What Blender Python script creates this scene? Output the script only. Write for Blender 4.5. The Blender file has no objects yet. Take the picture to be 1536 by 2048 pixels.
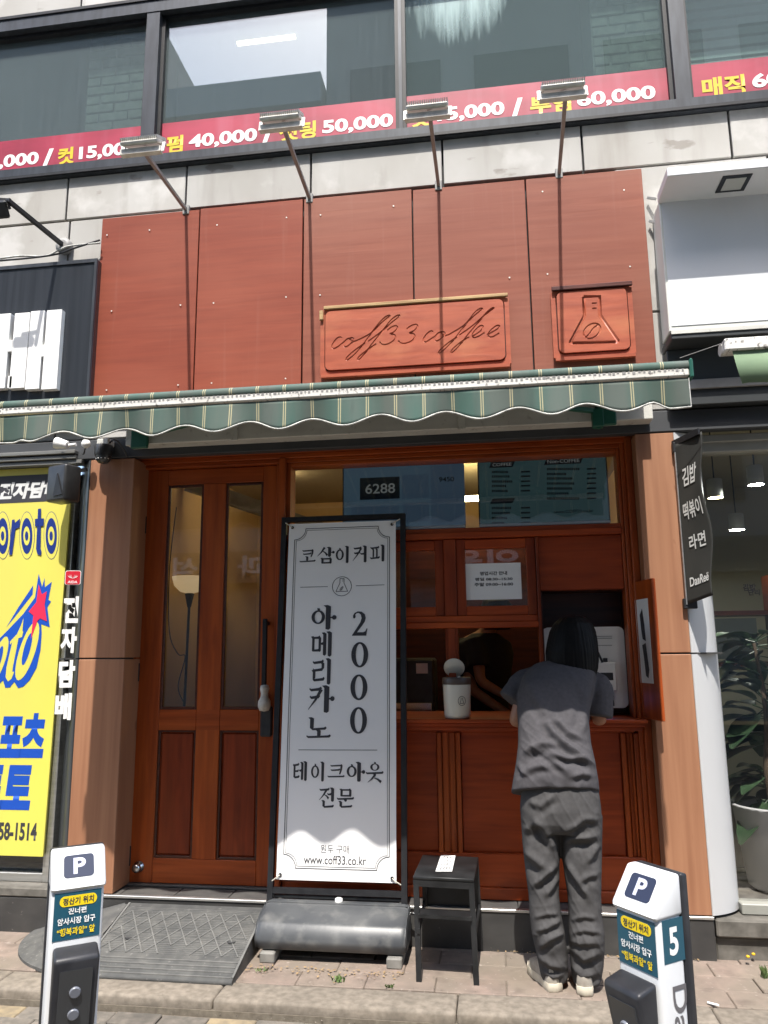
import bpy, bmesh, math, random
from mathutils import Vector, Matrix
random.seed(33)
sc = bpy.context.scene
R = math.radians
# ---------------------------------------------------------------- camera
FPX, PITCH, ROLL, YAW = 1520.0, R(10.419), R(-0.5606), R(-8.056)
CAM = Vector((0, -3.9507, 1.40))
_f = Vector((math.sin(YAW)*math.cos(PITCH), math.cos(YAW)*math.cos(PITCH), math.sin(PITCH)))
_r = Vector((math.cos(YAW), -math.sin(YAW), 0)); _u = _r.cross(_f)
CR = _r*math.cos(ROLL)+_u*math.sin(ROLL); CU = _u*math.cos(ROLL)-_r*math.sin(ROLL); CF = _f
cd = bpy.data.cameras.new('camera'); cam = bpy.data.objects.new('camera', cd); sc.collection.objects.link(cam)
cd.sensor_fit = 'HORIZONTAL'; cd.sensor_width = 36; cd.lens = 36*FPX/1536; cd.clip_end = 500; cd.clip_start = .05
mw = Matrix((CR, CU, -CF)).transposed().to_4x4(); mw.translation = CAM; cam.matrix_world = mw
sc.camera = cam
# ---------------------------------------------------------------- sky, sun, exposure
SUN_EL, SUN_AZ = R(62.3), R(1.2)      # azimuth off the facade's normal, from the right
w = bpy.data.worlds.new('World'); sc.world = w; w.use_nodes = True
nt = w.node_tree; bg = nt.nodes['Background']
sky = nt.nodes.new('ShaderNodeTexSky'); sky.sky_type = 'NISHITA'; sky.sun_disc = False
sky.sun_elevation = SUN_EL; sky.sun_rotation = math.pi - SUN_AZ
sky.air_density = 1.0; sky.dust_density = 2.5; sky.ozone_density = 1.0
nt.links.new(sky.outputs[0], bg.inputs[0]); bg.inputs[1].default_value = 0.15
sd = bpy.data.lights.new('sun', 'SUN'); sun = bpy.data.objects.new('sun', sd); sc.collection.objects.link(sun)
sd.energy = 2.75; sd.angle = R(0.53); sd.color = (1, .96, .90)
to_sun = Vector((math.sin(SUN_AZ)*math.cos(SUN_EL), -math.cos(SUN_AZ)*math.cos(SUN_EL), math.sin(SUN_EL)))
sun.rotation_euler = to_sun.to_track_quat('Z', 'Y').to_euler(); sun.location = (0, -6, 12)
vs = sc.view_settings; vs.view_transform = 'Standard'; vs.look = 'None'; vs.gamma = 1; vs.use_curve_mapping = False
vs.exposure = 1.5
sc.cycles.max_bounces = 10; sc.cycles.transparent_max_bounces = 16; sc.cycles.glossy_bounces = 4
sc.cycles.use_denoising = True
# ---------------------------------------------------------------- pixel helpers (photo 1536x2048)
def ray(px, py): return CR*((px-768)/FPX) - CU*((py-1024)/FPX) + CF
def W(px, py, y=0.0):
    d = ray(px, py); return CAM + d*((y-CAM.y)/d.y)
def G(px, py, z=0.0):
    d = ray(px, py); return CAM + d*((z-CAM.z)/d.z)
# ---------------------------------------------------------------- object helpers
ORG = {}
def link(o): sc.collection.objects.link(o); return o
def tag(o, label, cat, group=None):
    o['label'] = label; o['category'] = cat
    if group: o['group'] = group
    return o
def thing(name, label, cat, loc=(0, 0, 0), group=None, rz=0):
    o = link(bpy.data.objects.new(name, None)); o.location = loc; o.rotation_euler = (0, 0, rz); o.empty_display_size = .1
    ORG[o] = Vector(loc) if rz == 0 else None
    return tag(o, label, cat, group)
def setting(o): o['kind'] = 'structure'; return o
class MB:
    """collects shapes, builds ONE mesh object"""
    def __init__(s): s.v = []; s.f = []; s.sm = []
    def add(s, vs, fs, smooth=False):
        b = len(s.v); s.v += [tuple(v) for v in vs]
        for f in fs: s.f.append([b+i for i in f]); s.sm.append(smooth)
        return s
    def box(s, x0, x1, y0, y1, z0, z1, M=None):
        vs = [Vector((x, y, z)) for x in (x0, x1) for y in (y0, y1) for z in (z0, z1)]
        if M is not None: vs = [M @ v for v in vs]
        return s.add(vs, [(0, 1, 3, 2), (4, 6, 7, 5), (0, 4, 5, 1), (2, 3, 7, 6), (0, 2, 6, 4), (1, 5, 7, 3)])
    def bbox(s, x0, x1, y0, y1, z0, z1, b=.004, M=None, seg=1):
        bm = bmesh.new(); bmesh.ops.create_cube(bm, size=1)
        for v in bm.verts: v.co = Vector(((x0+x1)/2+v.co.x*(x1-x0), (y0+y1)/2+v.co.y*(y1-y0), (z0+z1)/2+v.co.z*(z1-z0)))
        bmesh.ops.bevel(bm, geom=bm.edges[:], offset=b, segments=seg, affect='EDGES', profile=.5)
        vs = [M @ v.co if M is not None else v.co.copy() for v in bm.verts]
        bm.verts.index_update(); s.add(vs, [[v.index for v in f.verts] for f in bm.faces], seg > 1); bm.free(); return s
    def bar(s, a, b, w, h=None, up=(0, 0, 1)):
        a = Vector(a); b = Vector(b); h = h or w; d = (b-a).normalized(); u = Vector(up)
        if abs(d.dot(u)) > .99: u = Vector((1, 0, 0))
        x = d.cross(u).normalized(); u = x.cross(d)
        vs = [p+x*i*w/2+u*j*h/2 for p in (a, b) for i, j in ((-1, -1), (1, -1), (1, 1), (-1, 1))]
        return s.add(vs, [(0, 3, 2, 1), (4, 5, 6, 7), (0, 1, 5, 4), (1, 2, 6, 5), (2, 3, 7, 6), (3, 0, 4, 7)])
    def tube(s, pts, r, n=8, cap=True):
        pts = [Vector(p) for p in pts]; rs = r if isinstance(r, (list, tuple)) else [r]*len(pts)
        rings = []; px = None
        for i, p in enumerate(pts):
            d = (pts[min(i+1, len(pts)-1)]-pts[max(i-1, 0)]).normalized()
            if px is None: px = d.orthogonal().normalized()
            px = (px - d*px.dot(d)).normalized(); py = d.cross(px)
            rings.append([p+(px*math.cos(2*math.pi*k/n)+py*math.sin(2*math.pi*k/n))*rs[i] for k in range(n)])
        return s.loft(rings, cap)
    def loft(s, rings, cap=True, smooth=True):
        n = len(rings[0]); vs = [v for r in rings for v in r]; fs = []
        for i in range(len(rings)-1):
            for k in range(n):
                a = i*n+k; b = i*n+(k+1) % n; fs.append((a, b, b+n, a+n))
        s.add(vs, fs, smooth)
        if cap:
            s.add(rings[0], [tuple(range(n))[::-1]]); s.add(rings[-1], [tuple(range(n))])
        return s
    def lathe(s, prof, c, n=24, cap=True, M=None):
        c = Vector(c); rings = [[(M @ Vector((r*math.cos(2*math.pi*k/n), r*math.sin(2*math.pi*k/n), z)) if M is not None else Vector((r*math.cos(2*math.pi*k/n), r*math.sin(2*math.pi*k/n), z)))+c for k in range(n)] for r, z in prof]
        return s.loft(rings, cap)
    def prism(s, poly, y0, y1, M=None):
        """polygon in x,z extruded from y0 (front) to y1"""
        n = len(poly); vs = [Vector((x, y0, z)) for x, z in poly]+[Vector((x, y1, z)) for x, z in poly]
        if M is not None: vs = [M @ v for v in vs]
        return s.add(vs, [tuple(range(n)), tuple(range(n, 2*n))[::-1]]+[(i, i+n, (i+1) % n+n, (i+1) % n) for i in range(n)])
    def poly(s, poly, y=0.0, M=None):
        vs = [Vector((x, y, z)) for x, z in poly]
        if M is not None: vs = [M @ v for v in vs]
        return s.add(vs, [tuple(range(len(poly)))])
    def build(s, name, m, parent=None, local=False, label=None, cat=None, group=None, fixn=True):
        me = bpy.data.meshes.new(name); me.from_pydata(s.v, [], s.f); me.update()
        me.polygons.foreach_set('use_smooth', s.sm)
        if fixn:
            bm = bmesh.new(); bm.from_mesh(me); bmesh.ops.recalc_face_normals(bm, faces=bm.faces[:]); bm.to_mesh(me); bm.free()
        return mesh_obj(name, me, m, parent, local, label, cat, group)
def mesh_obj(name, me, m, parent=None, local=False, label=None, cat=None, group=None):
    me.materials.clear()
    for q in (m if isinstance(m, (list, tuple)) else [m]): me.materials.append(q)
    o = link(bpy.data.objects.new(name, me))
    if parent is not None:
        o.parent = parent; org = ORG.get(parent)
        if not local and org is not None and org.length > 0: me.transform(Matrix.Translation(-org))
        ORG[o] = org
    if label and cat: tag(o, label, cat, group)
    elif label: o['label'] = label
    return o
def share(o, M, parent, name=None):
    """another object with the same mesh, moved by M (local)"""
    c = o.copy(); link(c); c.parent = parent; c.matrix_local = M @ o.matrix_local
    if name: c.name = name
    return c
PL = lambda y: Matrix(((1, 0, 0, 0), (0, 0, 1, y), (0, 1, 0, 0), (0, 0, 0, 1)))   # text plane -> facade plane
def text(body, box, m, parent, y=None, M=None, bold=0.0, shear=0.0, name='lettering', local=False, keep=False, thick=0.0, align='fit'):
    """flat lettering fitted into box (x0,z0,x1,z1) of the plane"""
    cu = bpy.data.curves.new('t', 'FONT'); cu.body = body; cu.offset = bold; cu.shear = shear; cu.resolution_u = 4
    if thick: cu.extrude = thick
    t = link(bpy.data.objects.new('t', cu)); bpy.context.view_layer.update()
    me = bpy.data.meshes.new_from_object(t.evaluated_get(bpy.context.evaluated_depsgraph_get()))
    bpy.data.objects.remove(t); bpy.data.curves.remove(cu)
    xs = [v.co.x for v in me.vertices]; ys = [v.co.y for v in me.vertices]
    ax, bx, ay, by = min(xs), max(xs), min(ys), max(ys); x0, z0, x1, z1 = box
    sx = (x1-x0)/(bx-ax); sz = (z1-z0)/(by-ay); ox = 0
    if keep: ox = ((x1-x0)-sz*(bx-ax))/2; sx = sz
    for v in me.vertices: v.co.x = x0+ox+(v.co.x-ax)*sx; v.co.y = z0+(v.co.y-ay)*sz
    me.transform(PL(y) if M is None else M)
    return mesh_obj(name, me, m, parent, local)
# ---------------------------------------------------------------- materials
def lin(r, g, b, k=1.0):
    f = lambda c: ((c/255+.055)/1.055)**2.4 if c > 10 else c/255/12.92
    return (min(f(r)*k, .9), min(f(g)*k, .9), min(f(b)*k, .9))
def c4(c): return (c[0], c[1], c[2], 1)
def mat(name, c1, c2=None, scale=(4, 4, 4), detail=5, lo=.35, hi=.65, rough=.6, bump=0.0, metal=0.0, spec=.5, coat=0.0,
        dirt=None, rvar=0.0, emis=None, rnd=0.0, distort=0.0, sheen=0.0, shift=False):
    """dirt = (colour, scale3, threshold_lo, threshold_hi, amount)"""
    m = bpy.data.materials.new(name); m.use_nodes = True; n = m.node_tree.nodes; l = m.node_tree.links
    p = n['Principled BSDF']; p.inputs['Base Color'].default_value = c4(c1); p.inputs['Roughness'].default_value = rough
    p.inputs['Metallic'].default_value = metal; p.inputs['Specular IOR Level'].default_value = spec; p.inputs['Coat Weight'].default_value = coat
    p.inputs['Sheen Weight'].default_value = sheen
    if emis: p.inputs['Emission Color'].default_value = c4(emis[0]); p.inputs['Emission Strength'].default_value = emis[1]
    geo = n.new('ShaderNodeNewGeometry'); pos = geo.outputs['Position']
    if shift:                                                      # every board its own grain
        oi_ = n.new('ShaderNodeObjectInfo'); vm = n.new('ShaderNodeVectorMath'); vm.operation = 'MULTIPLY_ADD'; vm.inputs[1].default_value = (37, 11, 23)
        l.new(oi_.outputs['Random'], vm.inputs[0]); l.new(pos, vm.inputs[2]); pos = vm.outputs[0]
    def noise(scl, det, dis=0.0):
        mp = n.new('ShaderNodeMapping'); mp.inputs['Scale'].default_value = scl; l.new(pos, mp.inputs[0])
        t = n.new('ShaderNodeTexNoise'); t.inputs['Scale'].default_value = 1; t.inputs['Detail'].default_value = det; t.inputs['Distortion'].default_value = dis
        l.new(mp.outputs[0], t.inputs['Vector']); return t
    def ramp(src, lo, hi):
        r = n.new('ShaderNodeMapRange'); r.inputs[1].default_value = lo; r.inputs[2].default_value = hi; l.new(src, r.inputs[0]); return r.outputs[0]
    col = None
    def mix(fac, a, b, mode='MIX', amt=None):
        x = n.new('ShaderNodeMix'); x.data_type = 'RGBA'; x.blend_type = mode
        if isinstance(fac, (int, float)): x.inputs[0].default_value = fac
        else: l.new(fac, x.inputs[0])
        for i, v in ((6, a), (7, b)):
            if isinstance(v, tuple): x.inputs[i].default_value = c4(v)
            else: l.new(v, x.inputs[i])
        return x.outputs[2]
    if c2 is not None:
        t = noise(scale, detail, distort); f = ramp(t.outputs['Fac'], lo, hi); col = mix(f, c1, c2)
        if bump:
            b = n.new('ShaderNodeBump'); b.inputs['Strength'].default_value = min(1, bump); b.inputs['Distance'].default_value = .004
            l.new(t.outputs['Fac'], b.inputs['Height']); l.new(b.outputs[0], p.inputs['Normal'])
        if rvar:
            r = n.new('ShaderNodeMapRange'); r.inputs[3].default_value = max(0, rough-rvar); r.inputs[4].default_value = min(1, rough+rvar)
            l.new(t.outputs['Fac'], r.inputs[0]); l.new(r.outputs[0], p.inputs['Roughness'])
    if dirt:
        for dc, ds, a, b, amt in (dirt if isinstance(dirt, list) else [dirt]):
            t2 = noise(ds, 6); f2 = ramp(t2.outputs['Fac'], a, b)
            mu = n.new('ShaderNodeMath'); mu.operation = 'MULTIPLY'; mu.inputs[1].default_value = amt; l.new(f2, mu.inputs[0])
            col = mix(mu.outputs[0], col if col is not None else c1, dc)
    if rnd:
        oi = n.new('ShaderNodeObjectInfo'); hs = n.new('ShaderNodeHueSaturation')
        mr = n.new('ShaderNodeMapRange'); mr.inputs[3].default_value = 1-rnd; mr.inputs[4].default_value = 1+rnd
        l.new(oi.outputs['Random'], mr.inputs[0]); l.new(mr.outputs[0], hs.inputs['Value'])
        if col is not None: l.new(col, hs.inputs['Color'])
        else: hs.inputs['Color'].default_value = c4(c1)
        col = hs.outputs[0]
    if col is not None: l.new(col, p.inputs['Base Color'])
    return m
def glass(name, tint=(1, 1, 1), ior=1.5, haze=0.0, hazecol=(.6, .65, .65), hscale=(6, 6, .7), hlo=.45, hhi=.75, gloss=1.0, blob=None, hmin=.25):
    m = bpy.data.materials.new(name); m.use_nodes = True; n = m.node_tree.nodes; l = m.node_tree.links; n.clear()
    out = n.new('ShaderNodeOutputMaterial'); tr = n.new('ShaderNodeBsdfTransparent'); tr.inputs[0].default_value = c4(tint)
    gl = n.new('ShaderNodeBsdfGlossy'); gl.inputs['Roughness'].default_value = .004; gl.inputs[0].default_value = (gloss, gloss, gloss, 1)
    fr = n.new('ShaderNodeFresnel'); bf = n.new('ShaderNodeNewGeometry'); im = n.new('ShaderNodeMapRange'); im.inputs[3].default_value = ior; im.inputs[4].default_value = 1/ior
    l.new(bf.outputs['Backfacing'], im.inputs[0]); l.new(im.outputs[0], fr.inputs[0]); mx = n.new('ShaderNodeMixShader')
    l.new(fr.outputs[0], mx.inputs[0]); l.new(tr.outputs[0], mx.inputs[1]); l.new(gl.outputs[0], mx.inputs[2]); s = mx.outputs[0]
    if haze:
        df = n.new('ShaderNodeBsdfDiffuse'); df.inputs[0].default_value = c4(hazecol)
        geo = n.new('ShaderNodeNewGeometry'); mp = n.new('ShaderNodeMapping'); mp.inputs['Scale'].default_value = hscale
        t = n.new('ShaderNodeTexNoise'); t.inputs['Scale'].default_value = 1; t.inputs['Detail'].default_value = 8; t.inputs['Roughness'].default_value = .65
        mr = n.new('ShaderNodeMapRange'); mr.inputs[1].default_value = hlo; mr.inputs[2].default_value = hhi; mr.inputs[3].default_value = haze*hmin; mr.inputs[4].default_value = haze
        l.new(geo.outputs['Position'], mp.inputs[0]); l.new(mp.outputs[0], t.inputs['Vector']); l.new(t.outputs['Fac'], mr.inputs[0])
        if blob:                                                   # condensation patch round (x, z), radii rx, rz, with drips
            m3 = n.new('ShaderNodeMapping'); m3.vector_type = 'TEXTURE'; m3.inputs['Location'].default_value = (blob[0], 0, blob[1]); m3.inputs['Scale'].default_value = (blob[2], 1000, blob[3])
            ln_ = n.new('ShaderNodeVectorMath'); ln_.operation = 'LENGTH'; l.new(geo.outputs['Position'], m3.inputs[0]); l.new(m3.outputs[0], ln_.inputs[0])
            ad = n.new('ShaderNodeMath'); ad.operation = 'MULTIPLY_ADD'; ad.inputs[1].default_value = .9; l.new(t.outputs['Fac'], ad.inputs[0]); sb_ = n.new('ShaderNodeMath'); sb_.operation = 'SUBTRACT'; sb_.inputs[0].default_value = .62; l.new(ln_.outputs['Value'], sb_.inputs[1]); l.new(sb_.outputs[0], ad.inputs[2])
            mr.inputs[1].default_value = .35; mr.inputs[2].default_value = .95; mr.inputs[3].default_value = .07; l.new(ad.outputs[0], mr.inputs[0])
        m2 = n.new('ShaderNodeMixShader'); l.new(mr.outputs[0], m2.inputs[0]); l.new(s, m2.inputs[1]); l.new(df.outputs[0], m2.inputs[2]); s = m2.outputs[0]
    l.new(s, out.inputs[0]); return m
MT = {}
def defm(k, *a, **kw): MT[k] = mat(k, *a, **kw)
defm('stone', lin(200, 198, 193, .74), lin(176, 172, 164, .74), (2.2, 2.2, 1.4), 7, .3, .75, rough=.75, bump=.15,
     dirt=[(lin(128, 120, 108, .8), (8, 8, 1.2), .55, .8, .5), (lin(226, 224, 220, .74), (4, 4, 4), .54, .66, .5), (lin(122, 112, 100, .8), (3.2, 3.2, 7), .66, .70, .55)], rnd=.05, shift=True)
defm('joint', (.04, .04, .04), rough=.9)
defm('frame_dark', lin(62, 66, 72), lin(50, 53, 58), (30, 30, 5), rough=.45, metal=.3)
defm('plywood', lin(174, 84, 58, .58), lin(154, 70, 48, .55), (1.6, 5, 30), 8, .25, .8, rough=.6, bump=.18, spec=.3, distort=.7,
     dirt=[(lin(188, 104, 78, .58), (.9, 3, 1.7), .42, .74, .7), (lin(128, 60, 44, .6), (3, 5, 22), .58, .78, .28), (lin(200, 150, 132, .55), (22, 5, .9), .60, .80, .18)], rnd=.07, shift=True)
defm('plywood_faded', lin(180, 104, 80, .56), lin(164, 88, 66, .54), (1.6, 5, 30), 8, .25, .8, rough=.6, bump=.18, spec=.3, distort=.7,
     dirt=[(lin(192, 130, 108, .56), (.8, 3, 2.0), .44, .76, .6), (lin(128, 60, 44, .6), (3, 5, 22), .58, .78, .28), (lin(200, 150, 132, .55), (22, 5, .9), .60, .80, .18)], rnd=.07, shift=True)
defm('plaque_wood', lin(208, 106, 72, .62), lin(178, 84, 56, .58), (4, 6, 30), 8, .3, .75, rough=.45, bump=.25, distort=.5,
     dirt=(lin(224, 140, 96, .64), (3, 3, 6), .55, .75, .6))
defm('bare_wood', lin(214, 178, 122, .65), lin(180, 140, 90, .6), (6, 10, 60), 6, rough=.6, bump=.3)
defm('dark_trim', lin(110, 42, 28, .6), lin(84, 30, 22, .6), (5, 8, 50), 6, rough=.45, bump=.2)
SW1, SW2 = (.40, .077, .0125), (.22, .038, .0065)
defm('stain_h', SW1, SW2, (2.0, 8, 34), 9, .3, .74, rough=.42, bump=.14, distort=.5, spec=.28, rvar=.1, dirt=[((.52, .135, .026), (1.3, 3, 5), .5, .8, .5), ((.15, .026, .006), (2.5, 6, 11), .58, .72, .5)], rnd=.08, shift=True)
defm('stain_v', SW1, SW2, (34, 20, 2.0), 9, .3, .74, rough=.42, bump=.14, distort=.5, spec=.28, rvar=.1, dirt=[((.52, .135, .026), (5, 3, 1.3), .5, .8, .5), ((.15, .026, .006), (11, 6, 2.5), .58, .72, .5)], rnd=.08, shift=True)
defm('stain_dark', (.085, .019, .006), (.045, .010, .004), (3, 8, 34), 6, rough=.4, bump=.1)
defm('stain_panel', (.38, .062, .013), (.21, .032, .008), (2.2, 8, 30), 9, .3, .74, rough=.4, bump=.14, distort=.6, spec=.28, dirt=[((.48, .10, .022), (1.6, 3, 4), .5, .8, .6), ((.13, .021, .006), (3, 6, 9), .56, .72, .5)], rnd=.12, shift=True)
defm('stain_panel_v', (.25, .040, .010), (.135, .021, .006), (30, 8, 2.2), 9, .3, .74, rough=.4, bump=.14, distort=.6, spec=.28, dirt=[((.34, .072, .018), (4, 3, 1.6), .5, .8, .6), ((.07, .012, .004), (9, 6, 3), .56, .72, .5)], rnd=.12, shift=True)
defm('pillar_wood', lin(190, 138, 104, .70), lin(164, 112, 82, .68), (26, 10, 1.1), 8, .28, .75, rough=.5, bump=.05, distort=.35,
     dirt=(lin(128, 80, 52, .75), (16, 8, 4.5), .68, .74, .6))
defm('pillar_white', (.50, .505, .51), (.46, .465, .47), (3, 3, .8), rough=.4, dirt=((.4, .39, .37), (5, 5, 1.2), .62, .85, .4))
defm('pillar_black', (.028, .032, .034), (.04, .044, .046), (5, 5, 1), rough=.28, coat=.4)
defm('lintel', (.035, .038, .042), (.05, .053, .057), (3, 8, 8), rough=.6)
defm('alu', (.62, .62, .60), (.5, .5, .48), (4, 10, 60), rough=.35, metal=.85)
defm('white_metal', (.72, .71, .67), (.6, .58, .53), (4, 6, 10), rough=.5, dirt=((.12, .11, .10), (70, 20, 45), .58, .68, .85))
defm('cream_metal', (.6, .6, .55), (.5, .49, .45), (4, 6, 10), rough=.5, dirt=((.2, .19, .16), (30, 20, 25), .6, .75, .6))
defm('black_metal', (.012, .0125, .0145), (.020, .0205, .023), (20, 20, 20), rough=.5, metal=.0, spec=.35)
defm('black_plastic', (.02, .021, .023), (.032, .033, .035), (20, 20, 20), rough=.38)
defm('steel', (.6, .6, .6), rough=.2, metal=1)
defm('red_vinyl', lin(190, 44, 78, .72), lin(160, 28, 60, .7), (2, 2, 6), rough=.5, dirt=(lin(214, 130, 150, .7), (8, 3, .8), .5, .85, .35))
defm('yellow_print', lin(232, 205, 40, .75), rough=.5)
defm('white_print', (.78, .78, .76), rough=.5)
defm('grey_print', (.6, .61, .6), rough=.5)
defm('ink', (.035, .035, .042), rough=.55)
defm('paper', (.78, .78, .77), rough=.6)
MT['glass'] = glass('glass', ior=1.52)
MT['glass_upper'] = glass('glass_upper', tint=(.82, .9, .88), ior=2.25, haze=.13, hazecol=(.5, .58, .60), hscale=(150, 3, 2.2), hlo=.30, hhi=.9, hmin=.55)
MT['glass_steam'] = glass('glass_steam', tint=(.82, .9, .88), ior=2.25, haze=.8, hazecol=(.6, .74, .74), hscale=(20, 3, 1.6), hlo=.42, hhi=.80, blob=(-.08, 5.5, .50, .72))
# ---------------------------------------------------------------- ground
defm('paver_pink', lin(184, 162, 148, .52), lin(160, 142, 130, .5), (14, 14, 14), 7, rough=.85, bump=.5, dirt=[(lin(160, 148, 132, .5), (2.5, 2.5, 2.5), .36, .6, .85), (lin(118, 104, 94, .5), (9, 9, 9), .56, .72, .5), (lin(205, 190, 178, .5), (40, 40, 40), .62, .72, .7)], rnd=.05)
defm('kerb_stone', lin(178, 166, 150, .5), lin(146, 136, 122, .5), (30, 30, 30), 8, rough=.9, bump=.6, dirt=(lin(110, 102, 92, .5), (3, 3, 3), .5, .75, .6), rnd=.06)
defm('paver_tan', lin(196, 176, 140, .5), lin(165, 150, 124, .5), (25, 25, 25), 8, rough=.9, bump=.6, dirt=(lin(110, 104, 96, .5), (5, 5, 5), .5, .7, .6), rnd=.12)
defm('paver_grey', lin(160, 150, 138, .5), lin(130, 124, 114, .5), (25, 25, 25), 8, rough=.9, bump=.6, dirt=(lin(96, 92, 86, .5), (5, 5, 5), .5, .7, .6), rnd=.12)
defm('sand_joint', lin(150, 140, 124, .55), lin(126, 116, 102, .55), (40, 40, 40), rough=.95, bump=.5)
defm('asphalt', (.055, .054, .052), (.08, .078, .075), (30, 30, 30), rough=.9)
setting(MB().box(-30, 30, -9, 1.2, -.12, -.066).build('road', MT['sand_joint']))
sw = setting(MB().box(-8, 6, -.47, .3, -.064, -.008).build('pavement', MT['sand_joint']))
rr = random.Random(5)
y = -.468; row = 0
while y < -.02:                                                    # pavement slabs, big worn blocks
    d = .1485; x = -3.0 + (row % 2)*.15
    while x < 1.9:
        L = .30; t = rr.uniform(-.002, .003)
        MB().bbox(x+.0012, x+L-.0012, y+.0012, y+d-.0012, -.05, t, .004).build('paver', MT['paver_pink'], sw)
        x += L
    y += d; row += 1
kb = setting(MB().box(-8, 6, -.655, -.474, -.0655, -.04).build('kerb', MT['sand_joint']))
x = -3.2
while x < 2.0:
    MB().bbox(x+.0015, x+.9985, -.652, -.473, -.06, .002+rr.uniform(-.002, .002), .012, seg=2).build('kerb_block', MT['kerb_stone'], kb); x += 1.0
rd = bpy.data.objects['road']
row = 0; y = -.672
while y > -1.62:
    x = -2.4+(row % 2)*.1
    while x < 1.5:
        MB().bbox(x+.002, x+.198, y-.098, y-.002, -.1, -.055+rr.uniform(-.0025, .0025), .004).build('paver', MT['paver_tan' if rr.random() < .38 else 'paver_grey'], rd); x += .2
    y -= .1; row += 1
# ================================================================ the building above the shops
bld = thing('building', 'light grey stone clad building with a band of large dirty upper windows', 'building', (0, .3, 0))
MB().box(-6, 5, .055, .30, 2.62, 4.325).build('wall', MT['joint'], bld)
xs = [-4.86, -4.08, -3.305, -2.53, -1.755, -.98, -.2, .588, 1.381, 2.17, 2.95]
for a, b in zip(xs[:-1], xs[1:]):
    MB().bbox(a+.006, b-.006, .018+random.uniform(-.001, .001), .055, 4.042, 4.325, .003).build('stone_panel', MT['stone'], bld)
    MB().bbox(a+.006, b-.006, .018+random.uniform(-.001, .001), .055, 5.535, 5.95, .003).build('stone_panel', MT['stone'], bld)
for a, b in zip([-4.05, -3.275, -2.50, .75, 1.56], [-3.275, -2.50, -1.73, 1.56, 2.37]):
    MB().bbox(a+.006, b-.006, .020, .055, 3.18, 4.028, .003).build('stone_panel', MT['stone'], bld)
    MB().bbox(a+.006, b-.006, .0205, .055, 2.63, 3.168, .003).build('stone_panel', MT['stone'], bld)
# upper room behind the glass
defm('room_dark', (.025, .03, .03), (.035, .04, .04), (1, 1, 1), rough=.9)
defm('room_ceiling', (.06, .07, .07), rough=.9)
MB().box(-6, 5, 3.2, 3.3, 4.2, 6.2).box(-6, 5, .3, 3.3, 4.2, 4.3).box(-6.1, -6, .055, 3.3, 4.2, 6.2).box(5, 5.1, .055, 3.3, 4.2, 6.2).build('room', MT['room_dark'], bld)
MB().box(-6, 5, .055, 3.3, 5.62, 5.72).build('room_ceiling', MT['room_ceiling'], bld)
fr = MB()
fr.box(-6, 5, -.012, .10, 4.328, 4.408).box(-6, 5, -.012, .10, 5.425, 5.53)
for a, b in ((-3.72, -3.63), (-2.052, -1.966), (1.108, 1.192), (2.9, 2.98)): fr.box(a, b, -.008, .098, 4.408, 5.425)
fr.box(-.448, -.428, .02, .09, 4.408, 5.425)
fo = fr.build('window_frame', MT['frame_dark'], bld)
MB().box(-6, 5, -.022, -.0125, 4.332, 4.350).box(-6, 5, -.02, -.0125, 5.508, 5.528).build('frame_lip', MT['black_metal'], fo)
sash = MB()
for a, b in ((-1.966, -.448), (-.428, 1.108), (1.192, 2.9), (-3.63, -2.052)):
    sash.box(a, a+.022, .03, .09, 4.41, 5.42).box(b-.022, b, .03, .09, 4.41, 5.42).box(a+.022, b-.022, .031, .089, 4.41, 4.425).box(a+.022, b-.022, .031, .089, 5.40, 5.42)
sash.build('sash', MT['black_metal'], fo)
panes = []
for a, b, g in ((-3.63, -2.052, 'glass_upper'), (-1.966, -.448, 'glass_upper'), (-.428, 1.108, 'glass_steam'), (1.192, 2.9, 'glass_upper')):
    o = MB().box(a+.02, b-.02, .06, .066, 4.42, 5.405).build('pane', MT[g], bld)
    MB().box(a+.004, b-.004, .0565, .0595, 4.411, 4.667).build('price_strip', MT['red_vinyl'], o); panes.append(o)
def wbox(x0, y0, x1, y1, y):     # text box from photo corners: bottom-left (x0,y0) top-right (x1,y1)
    a, b = W(x0, y0, y), W(x1, y1, y); return (a.x, a.z, b.x, b.z)
YT = .0545
def price(o, segs):
    for t, x0, x1, m in segs:
        z0, z1 = (4.462, 4.565)
        if m == 'yellow_print': z0, z1 = 4.452, 4.572
        if t == '/': z0, z1 = 4.445, 4.575
        text(t, (x0, z0, x1, z1), MT[m], o, y=YT, bold=.035, name='lettering')
wx = lambda px, py: W(px, py, YT).x
price(panes[0], [(',000', wx(-2, 320), wx(77, 320), 'white_print'), ('/', wx(85, 318), wx(106, 318), 'white_print'), ('컷', wx(116, 312), wx(148, 312), 'yellow_print'), ('15,000', wx(158, 308), wx(272, 300), 'white_print')])
price(panes[1], [('펌', wx(333, 285), wx(366, 285), 'yellow_print'), ('40,000', wx(378, 277), wx(514, 270), 'white_print'), ('/', wx(524, 268), wx(546, 268), 'white_print'),
                 ('셋팅', wx(558, 262), wx(632, 258), 'yellow_print'), ('50,000', wx(645, 252), wx(786, 245), 'white_print')])
price(panes[2], [('컷', wx(820, 235), wx(860, 235), 'yellow_print'), ('15,000', wx(874, 230), wx(1009, 222), 'white_print'), ('/', wx(1022, 214), wx(1046, 214), 'white_print'),
                 ('뿌염', wx(1060, 206), wx(1142, 202), 'yellow_print'), ('60,000', wx(1154, 200), wx(1311, 185), 'white_print')])
price(panes[3], [('매직', wx(1403, 165), wx(1489, 158), 'yellow_print'), ('60,000', wx(1503, 152), wx(1665, 140), 'white_print')])
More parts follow.
